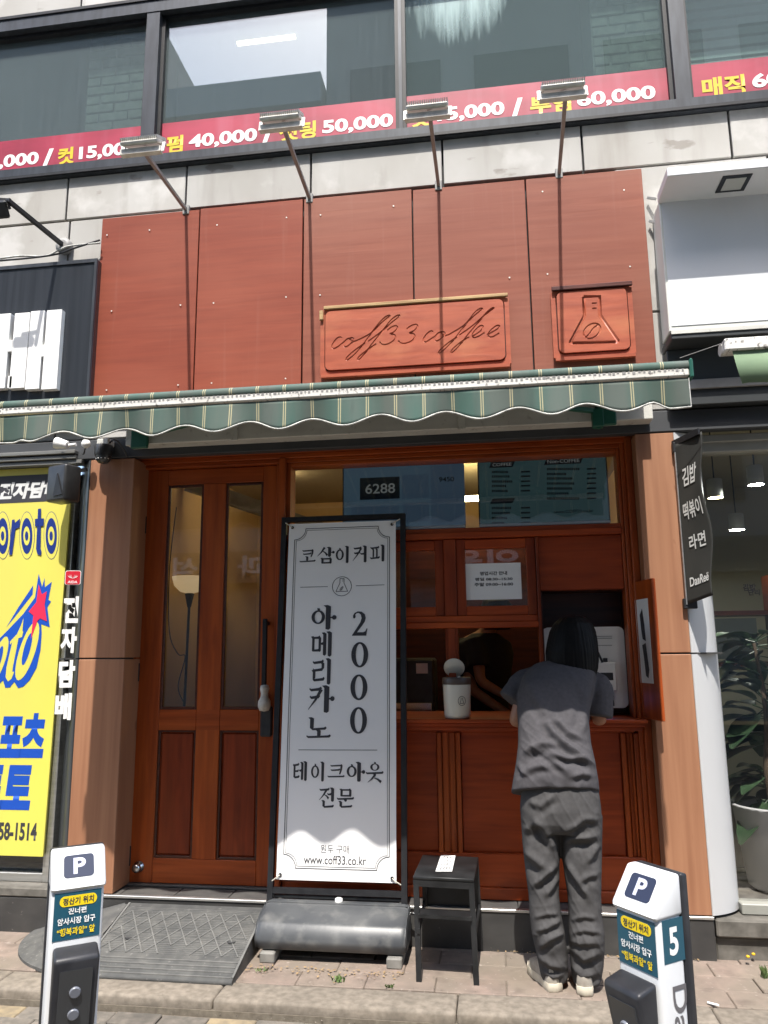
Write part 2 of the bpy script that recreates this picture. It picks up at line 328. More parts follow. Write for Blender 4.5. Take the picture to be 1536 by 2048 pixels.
# brick piers inside the windows
defm('brick', lin(150, 156, 146, .42), lin(118, 126, 118, .42), (18, 18, 18), 6, rough=.9, bump=.5, rnd=.12)
defm('mortar', lin(120, 128, 120, .5), rough=.95)
for (a, b) in ((-2.52, -2.06), (.70, 1.10)):
    pier = MB().box(a, b, .145, .5, 4.31, 5.61).build('brick_pier', MT['mortar'], bld)
    z = 4.32; k = 0
    while z < 5.55:
        x = a - (.1 if k % 2 else 0)
        while x < b-.02:
            x0, x1 = max(x, a), min(x+.2, b)
            if x1-x0 > .03: MB().bbox(x0+.006, x1-.006, .128+random.uniform(0, .008), .147, z+.005, z+.062, .004).build('brick', MT['brick'], pier)
            x += .2
        z += .067; k += 1
defm('blind', (.42, .46, .45), rough=.8)
bl = MB().box(1.2, 2.8, .30, .305, 4.42, 5.4).build('blind', MT['blind'], bld)
for k in range(14): MB().box(1.22, 2.8, .27, .298, 4.45+k*.07, 4.455+k*.07+.045).build('slat', MT['blind'], bl)
defm('tube_light', (.8, .8, .6), emis=((1, .9, .45), 1.2))
MB().box(-1.64, -1.22, .5, .53, 5.60, 5.615).build('strip_light', MT['tube_light'], bld)
# dark beam over the shopfronts
MB().bbox(-5, 4, -.004, .055, 2.502, 2.615, .004).build('lintel', MT['lintel'], bld)
MB().box(-5, .97, .056, .30, 2.603, 2.614).build('soffit', MT['lintel'], bld)
# ================================================================ plywood board
brd = thing('shop_board', 'tall board of five reddish plywood panels above the green awning', 'signboard', (-.69, .01, 2.7))
sx = [-2.279, -1.653, -1.018, -.378, .262, .898]
for i in range(5):
    g = .004
    MB().bbox(sx[i]+g, sx[i+1]-g, -.001+random.uniform(-.002, .002), .0165, 2.70, 4.012+random.uniform(-.003, .004), .002).build('plywood_panel', MT['plywood' if i < 2 else 'plywood_faded'], brd)
defm('screw', (.7, .68, .62), rough=.4, metal=.3)
for px, py in ((214, 470), (299, 460), (223, 622), (361, 610), (213, 780), (356, 770), (434, 450), (573, 435), (427, 606), (572, 594), (423, 766), (571, 757), (640, 590), (641, 430), (787, 412), (1085, 383), (1095, 548), (1260, 533), (1248, 380), (1019, 555)):
    p = W(px, py, -.004); MB().lathe([(.0045, -.001), (.0045, .001)], p, 8, M=Matrix.Rotation(R(90), 3, 'X')).build('screw_head', MT['screw'], brd)
# ---------------------------------------------------------------- carved plaques
def rrect(x0, z0, x1, z1, r, n=6, concave=False):
    pts = []
    for cx, cz, a in ((x1, z0, -90), (x1, z1, 0), (x0, z1, 90), (x0, z0, 180)):
        sx_, sz_ = (-1 if cx == x1 else 1), (-1 if cz == z1 else 1)
        for k in range(n+1):
            if not concave:
                t = R(a+90*k/n); pts.append((cx+sx_*r+r*math.cos(t), cz+sz_*r+r*math.sin(t)))
            else:
                t = R(a-90-90*k/n)+R(180) if False else R({(-1, 1): 180-90*k/n, (-1, -1): 270-90*k/n, (1, -1): 0-90*k/n, (1, 1): 90-90*k/n}[(sx_, sz_)])
                pts.append((cx+r*math.cos(t), cz+r*math.sin(t)))
    return pts
def ring(mb, outer, inner, y0, y1):
    """plate between two closed outlines with equal point counts"""
    n = len(outer); vs = [Vector((x, y, z)) for y in (y0, y1) for x, z in outer]+[Vector((x, y, z)) for y in (y0, y1) for x, z in inner]
    fs = []
    for i in range(n):
        j = (i+1) % n
        fs += [(i, j, 2*n+j, 2*n+i), (n+i, 3*n+i, 3*n+j, n+j), (i, n+i, n+j, j), (2*n+i, 2*n+j, 3*n+j, 3*n+i)]
    mb.add(vs, fs); return mb
def catmull(p, n=6):
    out = []; P = [p[0]]+list(p)+[p[-1]]
    for i in range(1, len(P)-2):
        a, b, c, d = [Vector(q) for q in P[i-1:i+3]]
        for k in range(n):
            t = k/n; out.append(.5*((2*b)+(-a+c)*t+(2*a-5*b+4*c-d)*t*t+(-a+3*b-3*c+d)*t**3))
    out.append(Vector(p[-1])); return out
def engrave(plate, cutters):
    ok = True
    for c in cutters:
        md = plate.modifiers.new('cut', 'BOOLEAN'); md.operation = 'DIFFERENCE'; md.solver = 'EXACT'; md.use_self = True; md.object = c
    bpy.context.view_layer.update()
    me = bpy.data.meshes.new_from_object(plate.evaluated_get(bpy.context.evaluated_depsgraph_get()))
    plate.modifiers.clear()
    if len(me.polygons) > 50: plate.data = me
    for c in cutters: bpy.data.objects.remove(c)
def cutter(paths, r):
    """lozenge-section tubes along paths of (x,z) on plane y"""
    cs = []
    for pts in paths:
        mb = MB(); mb.tube([(p[0], YP, p[1]) for p in pts], r, 6); cs.append(mb.build('cutter', MT['ink']))
    return cs
YP = -.040
def plaque(name, label, x0, x1, z0, z1, strip):
    t = thing(name, label, 'sign', ((x0+x1)/2, 0, z0))
    MB().box(x0+.012, x1-.012, -.013, -.004, z0+.012, z1-.012).build('back_plate', MT['dark_trim'], t)
    o = rrect(x0, z0, x1, z1, .022, 6, True); i = rrect(x0+.024, z0+.036, x1-.024, z1-.020, .035)
    ring(MB(), o, i, -.030, -.0135).build('moulded_frame', MT['plaque_wood'], t)
    MB().prism([(x0+.008, z0-.004), (x1-.008, z0-.004), (x1-.008, z0+.012), (x0+.008, z0+.012)], -.052, -.0305).build('bottom_moulding', MT['plaque_wood'], t)
    pl = MB().prism(rrect(x0+.030, z0+.042, x1-.030, z1-.026, .030), YP, -.0135).build('raised_panel', MT['plaque_wood'], t)
    for k in (0,):
        if strip == 'bare':
            MB().bbox(x0+.02, x1-.004, -.046, -.0305, z1-.014, z1+.006, .003).bbox(x0-.004, x0+.018, -.046, -.0305, z1-.075, z1-.018, .003).build('bare_wood_strip', MT['bare_wood'], t, label='pale bare wood strip along the top edge')
        else:
            MB().bbox(x0+.006, x1+.002, -.050, -.0305, z1-.018, z1+.006, .003).build('top_moulding', MT['dark_trim'], t)
    return t, pl
tp, plate = plaque('carved_sign', 'long carved wooden plaque with script lettering on the plywood board', -.905, .142, 2.893, 3.308, 'bare')
Z = lambda pts: [(W(600+a/2.1333, 560+b/2.1333, YP).x, W(600+a/2.1333, 560+b/2.1333, YP).z) for a, b in pts]
SCRIPT = [
 [(178,248),(170,243),(156,250),(140,272),(136,288),(146,292),(165,282),(190,262)],
 [(215,248),(200,252),(186,270),(188,284),(204,282),(222,266),(228,252),(220,246),(213,252),(225,262),(245,257)],
 [(245,257),(300,228),(345,185),(374,161),(384,153),(374,152),(352,168),(318,208),(280,260),(240,310),(207,338),(197,341),(204,326),(240,295),(278,268)],
 [(290,262),(342,224),(390,182),(418,160),(425,151),(413,152),(385,175),(350,220),(310,270),(278,312),(256,337),(246,340),(254,325),(285,300),(325,272)],
 [(372,215),(388,202),(408,195),(416,204),(402,221),(384,230),(402,233),(407,247),(393,263),(368,275),(347,273),(340,263)],
 [(455,210),(472,196),(494,189),(502,198),(487,216),(467,226),(484,229),(490,242),(477,259),(450,270),(428,268),(420,258)],
 [(568,222),(560,217),(545,226),(530,245),(527,260),(537,264),(558,252),(580,237)],
 [(605,222),(590,226),(575,245),(577,259),(592,257),(610,242),(618,228),(610,220),(603,226),(615,237),(635,233)],
 [(635,233),(690,200),(738,157),(768,132),(778,123),(768,122),(745,140),(710,185),(670,238),(630,284),(602,309),(591,313),(600,297),(638,264),(670,244)],
 [(680,235),(735,196),(785,152),(815,129),(828,119),(817,121),(795,140),(760,182),(715,235),(680,280),(655,305),(645,309),(653,293),(690,262),(722,243)],
 [(735,240),(762,224),(778,208),(780,196),(768,196),(748,215),(736,233),(743,246),(765,239),(788,224)],
 [(798,234),(824,220),(846,206),(851,196),(839,195),(818,211),(803,231),(809,243),(828,240),(850,226)]]
engrave(plate, cutter([catmull(Z(s), 5) for s in SCRIPT], (.0052)))
tf, plate2 = plaque('flask_sign', 'small square plaque carved with a laboratory flask holding a coffee bean', .366, .79, 2.908, 3.322, 'dark')
FL = [[(1210,71),(1278,69),(1281,150),(1356,258),(1358,262),(1350,264),(1158,269),(1153,266),(1155,262),(1214,152),(1210,71)],
      [(1245,99),(1266,98)], [(1246,121),(1266,120)]]
bean = [(1246+33*math.cos(t)-14*math.sin(t), 217-22*math.cos(t)-24*math.sin(t)) for t in [2*math.pi*k/24 for k in range(25)]]
scurve = [(1222,243),(1238,226),(1246,214),(1254,204),(1274,190)]
engrave(plate2, cutter([Z(FL[0])], .0105)+cutter([Z(FL[1]), Z(FL[2])], .005)+cutter([Z(bean[:13]), Z(bean[11:])], .0055)+cutter([catmull(Z(scurve), 4)], .006))
# ---------------------------------------------------------------- flood lamps on arms
def lamp(px, py, tx, ty, label, L=.78):
    b = W(px, py, .0); b.z = max(b.z, 4.02); base = Vector((b.x, 0.0, b.z))
    e = W(tx, ty, -L)
    t = thing('flood_lamp', label, 'lamp', base, 'flood lamps on arms above the plywood board')
    MB().bbox(base.x-.02, base.x+.02, -.006, .018, base.z-.03, base.z+.03, .003).build('wall_plate', MT['grey_metal'], t)
    MB().bar((base.x, -.004, base.z), e, .018, .018).build('arm', MT['grey_metal'], t)
    hx, hz, hy = e.x-.012, e.z+.055, -L+.02
    M = Matrix.Translation((hx, hy, hz)) @ Matrix.Rotation(R(27), 4, 'X')
    hd = MB().bbox(-.098, .098, -.065, .055, -.008, .012, .005, M).build('head', MT['white_fin'], t)
    fins = MB()
    for k in range(19): fins.box(-.093+k*.0103, -.0885+k*.0103, -.063, .053, .0125, .028, M)
    fins.build('heat_sink_fins', MT['white_fin'], hd)
    MB().box(-.085, .085, -.055, .045, -.0105, -.0085, M).build('lens', MT['lamp_glass'], hd)
    br = MB(); 
    for s in (-1, 1): br.bar(M @ Vector((s*.103, 0, 0)), Vector((hx+s*.103, e.y+.004, e.z-.005)), .006, .022, up=(1, 0, 0))
    br.box(hx-.106, hx+.106, e.y-.012, e.y+.014, e.z-.016, e.z-.010); br.box(hx-.106, hx+.106, e.y-.017, e.y-.0125, e.z-.016, e.z+.012)
    br.build('bracket', MT['white_fin'], t)
    MB().tube([e, e+Vector((.006, .01, .03)), (hx, hy+.01, hz-.012)], .004, 6).build('cable', MT['black_plastic'], t)
defm('grey_metal', (.27, .265, .255), (.21, .205, .195), (10, 10, 10), rough=.55)
defm('white_fin', (.66, .65, .60), (.52, .5, .46), (30, 30, 30), rough=.5)
defm('lamp_glass', (.5, .51, .48), rough=.3)
lamp(372, 420, 288, 303, 'leftmost of the four flood lamps above the plywood board')
lamp(619, 398, 567, 254, 'second flood lamp from the left, in front of the 50,000 price')
lamp(877, 371, 860, 232, 'third flood lamp from the left, in front of the 15,000 price')
lamp(1118, 347, 1131, 192, 'rightmost of the four flood lamps, the one hung highest')
# ================================================================ pillars
SEAM = 1.378
def pillar(label, xa, xb, xe, side_mat, name='pillar'):
    """flat wood-print front from xa to xb, rounded side from xb to xe"""
    t = thing(name, label, 'pillar', ((xa+xb)/2, 0, .18))
    for z0, z1 in ((.19, SEAM-.004), (SEAM+.004, 2.497)):
        s = 1 if xb > xa else -1
        MB().bbox(min(xa, xb), max(xa, xb), 0, .19, z0, z1, .003).build('wood_panel', MT['pillar_wood'], t)
        n = 12; w = xe-xb
        A0 = R(32); An = [A0+(R(90)-A0)*k/n for k in range(1, n+1)]
        out = [(xb+s*.001, .0), (xb+s*.008, .0015)]+[(xb+s*.008+(w-s*.008)*(math.sin(a_)-math.sin(A0))/(1-math.sin(A0)), .0015+.1885*(math.cos(A0)-math.cos(a_))/math.cos(A0)) for a_ in An]+[(xb+s*.001, .19)]
        rings = [[Vector((x, y, z)) for x, y in out] for z in (z0, z1)]
        MB().loft(rings).build('rounded_side', MT[side_mat], t)
    MB().box(min(xa, xe)+.01, max(xa, xe)-.02, .012, .18, SEAM-.004, SEAM+.004).build('seam', MT['joint'], t)
    return t
pl = pillar('wood print pillar with a black rounded side left of the wooden door', -1.988, -2.252, -2.385, 'pillar_black')
pr = pillar('wood print pillar with a white rounded side right of the kiosk', .757, .949, 1.118, 'pillar_white')
# letters on the black side of the left pillar
def side_M(ang, xb, w, s=1): return None
def on_side(px0, py0, px1, py1, y): a = W(px0, py0, y); b = W(px1, py1, y); return a, b
def pillar_text(ch, px, py0, py1, hw):
    z0 = W(px, py1, .0).z; z1 = W(px, py0, .0).z; xm = W(px, (py0+py1)/2, .0).x
    # plane tangent to the rounded side, 1 mm off
    o = text(ch, (-hw, z0, hw, z1), MT['white_print'], pl, M=Matrix.Translation((xm, .012, 0)) @ Matrix.Rotation(R(18), 4, 'Z') @ Matrix(((1,0,0,0),(0,0,1,-.024),(0,1,0,0),(0,0,0,1))), bold=.05)
for ch, px, y0, y1 in (('전', 141, 1193, 1246), ('자', 137, 1254, 1306), ('담', 133, 1320, 1375), ('배', 126, 1386, 1440)): pillar_text(ch, px, y0, y1, .042)
defm('red_print', lin(226, 40, 62, .7), rough=.4)
a = W(147, 1156, 0); Ms = Matrix.Translation((a.x, .006, a.z)) @ Matrix.Rotation(R(16), 4, 'Z')
st = MB().prism(rrect(-.042, -.040, .042, .040, .012), -.0245, -.0235, Ms).build('sticker', MT['white_print'], pl)
MB().prism(rrect(-.039, -.037, .039, .037, .010), -.0258, -.0250, Ms).build('sticker_face', MT['red_print'], st)
text('AIDA', (-.026, -.031, .026, -.017), MT['white_print'], st, M=Ms @ PL(-.0266), bold=.02)
bird = MB()
for s in (-1, 1):
    for k in range(3): bird.poly([(0, -.006), (s*(.012+.008*k), .020-.004*k), (s*(.008+.006*k), .008-.003*k)], -.0266-.0003*k-(.0001 if s > 0 else 0), Ms)
bird.build('sticker_emblem', MT['white_print'], st)
# ================================================================ steps / bases
defm('base_black', (.035, .034, .033), (.055, .053, .05), (6, 6, 10), rough=.5, dirt=((.2, .19, .17), (40, 40, 40), .68, .75, .7))
defm('base_tile', (.06, .058, .056), (.09, .086, .08), (8, 8, 8), rough=.55)
defm('concrete', lin(150, 145, 136, .5), lin(112, 108, 100, .5), (14, 14, 14), 8, rough=.9, bump=.5, dirt=(lin(82, 78, 72, .5), (3, 3, 9), .5, .7, .6))
stp = setting(MB().bbox(-2.262, .955, .0, .62, -.06, .172, .004).build('step', MT['base_black']))
MB().bbox(-2.262, .955, -.006, .022, .1725, .186, .002).build('metal_edge', MT['alu'], stp)
for i in range(11): MB().bbox(-2.25+i*.29, -2.25+i*.29+.286, .024, .25, .1725, .182, .002).build('tile', MT['base_tile'], stp)
setting(MB().bbox(-6, -2.266, -.03, .6, -.06, .170, .006).build('step_left', MT['base_black']))
MB().bbox(-6, -2.266, -.035, .4, .1705, .215, .006).build('sill_slab', MT['concrete'], bpy.data.objects['step_left'])
sr = setting(MB().bbox(.959, 4, .02, .9, -.06, .098, .008).build('step_right', MT['concrete']))
MB().bbox(.962, 4, -.004, .9, .0985, .176, .008).build('step_slab', MT['concrete'], sr)
# ================================================================ coffee shopfront
SF = thing('coffee_shopfront', 'reddish brown wooden coffee shopfront with door, serving hatch and panels', 'shopfront', (-.62, .2, .18))
Hm, Vm = MT['stain_h'], MT['stain_v']
def P(name, m, *boxes, parent=None, b=.003):
    mb = MB()
    for q in boxes: mb.bbox(*q, b)
    return mb.build(name, m, parent or SF)
# outer frame: stepped mouldings
P('head_frame', Hm, (-2.08, .80, .10, .26, 2.515, 2.602), (-2.06, .756, .125, .26, 2.490, 2.5145), (-2.03, .74, .145, .26, 2.4665, 2.4895))
P('window_head', Hm, (-1.1145, .6835, .15, .26, 2.445, 2.466))
P('jamb', Vm, (-2.075, -2.035, .10, .26, .185, 2.5145), (-2.0345, -2.012, .13, .26, .185, 2.4895), (-2.0115, -1.994, .15, .26, .185, 2.466))
P('jamb', Vm, (.722, .756, .10, .26, .185, 2.5145), (.700, .7215, .13, .26, .185, 2.4895), (.684, .6995, .15, .26, 1.05, 2.466))
P('mullion', Vm, (-1.196, -1.176, .15, .26, .185, 2.466), (-1.1755, -1.138, .12, .26, .185, 2.4895), (-1.1375, -1.115, .15, .26, .185, 2.466))
# door
DY = .185
dr = P('door', Vm, (-1.990, -1.862, DY, DY+.045, .196, 2.464), (-1.643, -1.508, DY, DY+.045, .321, 2.372), (-1.285, -1.199, DY, DY+.045, .196, 2.464))
P('door_rail', Hm, (-1.8615, -1.2855, DY+.001, DY+.044, 2.373, 2.463), parent=dr)
P('door_rail', Hm, (-1.8615, -1.6435, DY+.001, DY+.044, .985, 1.096), (-1.5075, -1.2855, DY+.001, DY+.044, .985, 1.096), (-1.6432, -1.5078, DY-.001, DY+.043, .985, 1.096), parent=dr)
P('door_rail', Hm, (-1.8615, -1.2855, DY+.001, DY+.044, .196, .3205), parent=dr)
for a, b in ((-1.8615, -1.6435), (-1.5075, -1.2855)):
    MB().box(a, b, DY+.022, DY+.027, 1.096, 2.372).build('pane', MT['glass'], dr)
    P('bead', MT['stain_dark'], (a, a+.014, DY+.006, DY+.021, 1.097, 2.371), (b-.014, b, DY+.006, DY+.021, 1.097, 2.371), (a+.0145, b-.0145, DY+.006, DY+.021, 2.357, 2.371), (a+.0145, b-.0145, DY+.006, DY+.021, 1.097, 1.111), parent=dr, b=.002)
    P('door_panel', MT['stain_panel_v'], (a+.012, b-.012, DY+.016, DY+.03, .333, .973), parent=dr, b=.010)
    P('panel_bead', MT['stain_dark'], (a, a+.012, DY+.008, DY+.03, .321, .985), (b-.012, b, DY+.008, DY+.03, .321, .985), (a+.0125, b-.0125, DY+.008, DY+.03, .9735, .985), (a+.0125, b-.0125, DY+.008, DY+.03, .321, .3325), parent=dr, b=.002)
for z in (2.14, 1.30, .33): MB().tube([(-1.993, DY-.004, z-.05), (-1.993, DY-.004, z+.05)], .009, 8).build('hinge', MT['black_metal'], dr)
hx = -1.243
MB().bbox(hx-.013, hx+.013, DY-.065, DY-.045, 1.145, 1.585, .004).box(hx-.009, hx+.009, DY-.045, DY, 1.55, 1.57).box(hx-.009, hx+.009, DY-.045, DY, 1.16, 1.18).build('pull_handle', MT['black_metal'], dr)
defm('cloth_white', (.66, .63, .57), (.5, .47, .42), (40, 40, 40), rough=.9, bump=.5)
wr = MB(); wr.lathe([(.004, -.075), (.026, -.07), (.036, -.045), (.034, -.02), (.022, .0), (.020, .02), (.026, .045), (.022, .062), (.008, .066)], (hx+.004, DY-.055, 1.165), 12)
wr.build('handle_cloth', MT['cloth_white'], dr, label='white cloth wrapped round the handle')
MB().bbox(-1.27, -1.204, DY-.03, DY-.001, .955, 1.115, .008).build('lock', MT['black_plastic'], dr)
k = W(275, 1735, DY-.02); MB().lathe([(.030, 0), (.030, .006), (.016, .010), (.014, .026), (.022, .034), (.022, .042), (.006, .046)], (k.x, DY-.001, k.z), 16, M=Matrix.Rotation(R(90), 3, 'X')).build('door_stop', MT['steel'], dr)
P('threshold', MT['base_tile'], (-1.993, -1.199, .16, .262, .183, .1945))
# transom window with the screens
P('transom_rail', MT['stain_panel'], (-1.1145, .6835, .13, .26, 2.000, 2.032), (-1.1145, .6835, .15, .26, 2.0325, 2.058))
MB().box(-1.114, .683, .20, .206, 2.06, 2.444).build('pane', MT['glass'], SF)
# sashes
def sash_(a, b):
    o = MB().box(a+.049, b-.049, .19, .195, 1.636, 1.944).build('sash', MT['glass'], SF)
    for c_ in (a, b-.048): P('sash_stile', MT['stain_panel_v'], (c_, c_+.048, .165, .22, 1.585, 1.998), parent=o)
    for c_ in (1.945, 1.585): P('sash_rail', MT['stain_panel'], (a+.0485, b-.0485, .166, .219, c_, c_+.05), parent=o)
sash_(-1.1, -.70); sash_(-.66, -.258); sash_(-.190, .232)
P('post', MT['stain_panel_v'], (-.698, -.662, .14, .26, 1.585, 1.998)); P('post', MT['stain_panel_v'], (-.2565, -.1915, .15, .26, 1.06, 1.5195), (-.243, -.205, .138, .1495, 1.06, 1.5195)); P('post', MT['stain_panel_v'], (-.2565, -.1915, .15, .26, 1.585, 1.998))
P('post', MT['stain_panel_v'], (.2335, .2495, .14, .26, 1.06, 1.998)); P('post', MT['stain_panel_v'], (-1.1145, -1.095, .14, .26, 1.06, 1.998))
P('middle_rail', MT['stain_panel'], (-1.0945, .233, .14, .26, 1.52, 1.55), (-1.0945, .233, .155, .26, 1.5505, 1.5845))
P('hatch_panel', MT['stain_panel'], (.250, .6835, .17, .22, 1.712, 1.999))
# counter ledge
P('counter', MT['stain_panel'], (-1.1145, .73, .03, .58, 1.042, 1.060), (-1.1145, .722, .055, .30, 1.022, 1.0415), (-1.1145, .712, .075, .28, 1.002, 1.0215), b=.004)
# lower panelling
P('lower_frame', MT['stain_panel'], (-1.1145, .6835, .165, .26, .985, 1.0015), (-1.1145, .6995, .15, .26, .24, .395), (-1.1145, .6995, .135, .26, .185, .2395))
for a, b in ((-1.10, -.80), (-.80, -.315), (-.195, .615)): P('lower_panel', MT['stain_panel'], (a+.003, b-.003, .182, .22, .3955, .9845))
for a, b in ((-.315, -.195), (.615, .6995)):
    P('pilaster', Vm, (a, a+.022, .150, .26, .3955, .9845), (a+.027, (a+b)/2-.004, .162, .26, .3955, .9845), ((a+b)/2+.004, b-.027, .162, .26, .3955, .9845), (b-.022, b, .150, .26, .3955, .9845), (a+.022, b-.022, .175, .26, .3955, .9845))
# kiosk niche
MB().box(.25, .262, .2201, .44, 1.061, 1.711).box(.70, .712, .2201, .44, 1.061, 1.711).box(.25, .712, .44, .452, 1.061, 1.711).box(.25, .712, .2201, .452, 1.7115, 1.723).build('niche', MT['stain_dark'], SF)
hA, hB = Vector((.712, .165)), Vector((.772, -.085))     # open flap
d = (hB-hA).normalized(); Mf = Matrix(((d.x, -d.y, 0, hA.x), (d.y, d.x, 0, hA.y), (0, 0, 1, 0), (0, 0, 0, 1)))
fl = MB().bbox(0, (hB-hA).length, -.0, .018, 1.062, 1.742, .003, Mf).build('hatch_flap', MT['stain_v'], SF)
fp = MB().box(.05, .20, -.0025, -.001, 1.235, 1.648, Mf).build('flap_notice', MT['paper'], fl)
MB().prism([(.10, 1.57), (.13, 1.60), (.145, 1.52), (.15, 1.44), (.115, 1.45), (.105, 1.5)], -.0038, -.003, Mf).prism([(.105, 1.42), (.145, 1.43), (.165, 1.30), (.15, 1.26), (.125, 1.27), (.115, 1.36)], -.0038, -.003, Mf).build('notice_picture', MT['ink'], fp)
# ---------------------------------------------------------------- shop interior
defm('plaster', (.66, .46, .22), (.58, .40, .19), (2, 2, 2), rough=.9)
defm('plaster_ceiling', (.42, .35, .24), rough=.9)
defm('floor_in', (.10, .085, .07), rough=.5)
defm('inner_wood', (.14, .05, .02), (.09, .03, .012), (3, 3, 20), rough=.5)
rm = thing('shop_interior', 'beige plastered shop room seen through the glass of the door', 'room', (-.6, 1.6, .18))
MB().box(-2.1, -2.08, .27, 2.6, .18, 2.75).box(-2.1, .95, 2.6, 2.62, .18, 2.75).box(.93, .95, .27, 2.6, .18, 2.75).build('wall', MT['plaster'], rm)
MB().box(-2.1, .95, .262, 2.62, 2.72, 2.75).build('ceiling', MT['plaster_ceiling'], rm)
MB().box(-2.1, .95, .63, 2.62, .165, .18).build('floor', MT['floor_in'], rm)
MB().box(-1.05, -.98, 1.0, 2.6, .18, 2.0).build('partition', MT['inner_wood'], rm)
MB().box(-1.0, .9, .58, .95, .9, .94).box(-1.0, .9, .60, .64, .18, .9).build('work_counter', MT['inner_wood'], rm)
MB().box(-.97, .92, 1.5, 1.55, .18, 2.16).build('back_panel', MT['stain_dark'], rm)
MB().bar((-2.05, .9, 2.55), (-.9, 1.9, 2.2), .05, .10).build('ceiling_beam', MT['grey_metal'], rm)
defm('lamp_strip', (1, .9, .6), emis=((1, .82, .42), 12.0))
tb = MB().box(-.42, .25, 1.3, 1.36, 2.44, 2.47).build('strip_lamp', MT['lamp_strip'], None, label='yellow strip lamp seen between the two menu screens', cat='lamp')
defm('lamp_fill', (1, .9, .6), emis=((1, .80, .45), 14.0))
sp = MB().lathe([(.05, 0), (.05, .05), (.03, .07)], (-1.55, 1.35, 2.64), 16).build('added_fill_lamp', MT['lamp_fill'], None, label='added round fill lamp lighting the shop interior, hidden behind the door head', cat='lamp')  # added lamp, hidden behind the door head, brightens the room
cm = thing('coffee_machine', 'black coffee machine on the work counter behind the left hatch opening', 'machine', (-.5, .8, .94))
MB().bbox(-.66, -.36, .68, .92, .945, 1.36, .015).build('case', MT['black_plastic'], cm); MB().bbox(-.64, -.38, .665, .68, 1.05, 1.10, .003).build('drip_tray', MT['steel'], cm)
MB().box(-.47, -.40, .676, .679, 1.27, 1.33).build('tag', MT['paper'], cm); MB().tube([(-.55, .67, 1.2), (-.55, .64, 1.16)], .012, 8).build('spout', MT['steel'], cm)
# floor lamp in the doorway
fl_ = thing('floor_lamp', 'black floor lamp with a bowl shade behind the left door pane', 'lamp', (-1.80, .75, .18))
c0 = W(380, 1165, .75)
defm('lamp_bowl', (.75, .6, .4), rough=.5, emis=((1, .75, .4), .12))
MB().lathe([(.02, -.07), (.06, -.06), (.10, -.02), (.115, .035), (.110, .037), (.09, -.01)], c0, 20, cap=False).build('bowl_shade', MT['lamp_bowl'], fl_)
MB().lathe([(.012, -.16), (.03, -.075), (.02, -.068)], c0, 12).build('socket', MT['black_metal'], fl_)
MB().tube([(c0.x, .75, c0.z-.16), (c0.x-.02, .75, .2)], .009, 8).build('pole', MT['black_metal'], fl_)
MB().lathe([(.12, 0), (.12, .015), (.02, .03)], (c0.x-.02, .75, .181), 20).build('base', MT['black_metal'], fl_)
MB().tube(catmull([(c0.x-.10, .72, 2.35), (c0.x-.13, .72, 1.95), (c0.x-.12, .73, 1.55), (c0.x-.06, .74, 1.40), (c0.x-.01, .74, 1.38), (c0.x-.05, .74, 1.2), (c0.x-.01, .74, 1.1)], 5), .0035, 5).build('cable', MT['black_plastic'], fl_)
# screens
def screen(label, x0, x1, z0, z1, face):
    t = thing('menu_screen', label, 'screen', ((x0+x1)/2, .3, z0), 'screens above the serving hatch')
    MB().bbox(x0, x1, .302, .35, z0, z1, .004).build('casing', MT['black_plastic'], t)
    MB().box(x0+.002, x1-.002, .2985, .3015, z0+.001, z0+.014).build('bottom_bezel', MT['alu'], t)
    MB().box(x0+.008, x1-.008, .3005, .3017, z0+.016, z1-.008).build('display', MT[face], t)
    return t
defm('scr_blue', (.02, .03, .035), rough=.15, emis=(lin(62, 84, 100), .15), spec=.5)
defm('scr_teal', (.01, .02, .02), rough=.15, emis=(lin(54, 78, 82), .12), spec=.5)
defm('scr_dark', (.01, .012, .016), rough=.2, emis=(lin(16, 24, 36), .05))
defm('scr_text', (.2, .2, .2), rough=.3, emis=(lin(150, 160, 160), .06))
defm('scr_mid', (.02, .03, .035), rough=.2, emis=(lin(54, 72, 90), .15))
t1 = screen('blue screen with call number 6288 above the banner', -.845, -.139, 2.085, 2.482, 'scr_blue')
def spx(x0, y0, x1, y1): a, b = W(x0, y1, .2995), W(x1, y0, .2995); return (a.x, a.z, b.x, b.z)
a = spx(720, 953, 799, 1000); MB().box(a[0], a[2], .2988, .2998, a[1], a[3]).build('number_tile', MT['scr_dark'], t1)
a = spx(863, 925, 928, 1050); MB().box(a[0], a[2], .2992, .2999, a[1], a[3]).build('side_column', MT['scr_mid'], t1)
for (p, q, r_, s) in ((804, 948, 858, 998), (806, 1004, 858, 1045), (703, 1010, 798, 1045)):
    a = spx(p, q, r_, s); MB().box(a[0], a[2], .2993, .2999, a[1], a[3]).build('grey_tile', MT['scr_mid'], t1)
text('6288', spx(731, 966, 790, 988), MT['scr_text'], t1, y=.2982, bold=.01)
text('9450', spx(878, 953, 908, 964), MT['scr_dark'], t1, y=.2984, bold=.02)
t2 = screen('teal menu screen listing coffee prices, beside the right pillar', -.062, .656, 2.085, 2.489, 'scr_teal')
for (p, q, r_, s, tx) in ((978, 922, 1030, 936, 'COFFEE'), (1088, 914, 1166, 930, 'Non-COFFEE'), (980, 996, 1030, 1008, 'ADE')):
    a = spx(p, q, r_, s); MB().prism([(a[0], a[1]), (a[2]-.015, a[1]), (a[2], a[3]), (a[0]+.015, a[3])], .2990, .2998).build('heading_bar', MT['scr_dark'], t2)
    b = (a[0]+.02, a[1]+.008, a[2]-.02, a[3]-.008)
    if tx != 'ADE': text(tx, b, MT['scr_text'], t2, y=.2984, bold=.01)
rl = random.Random(9)
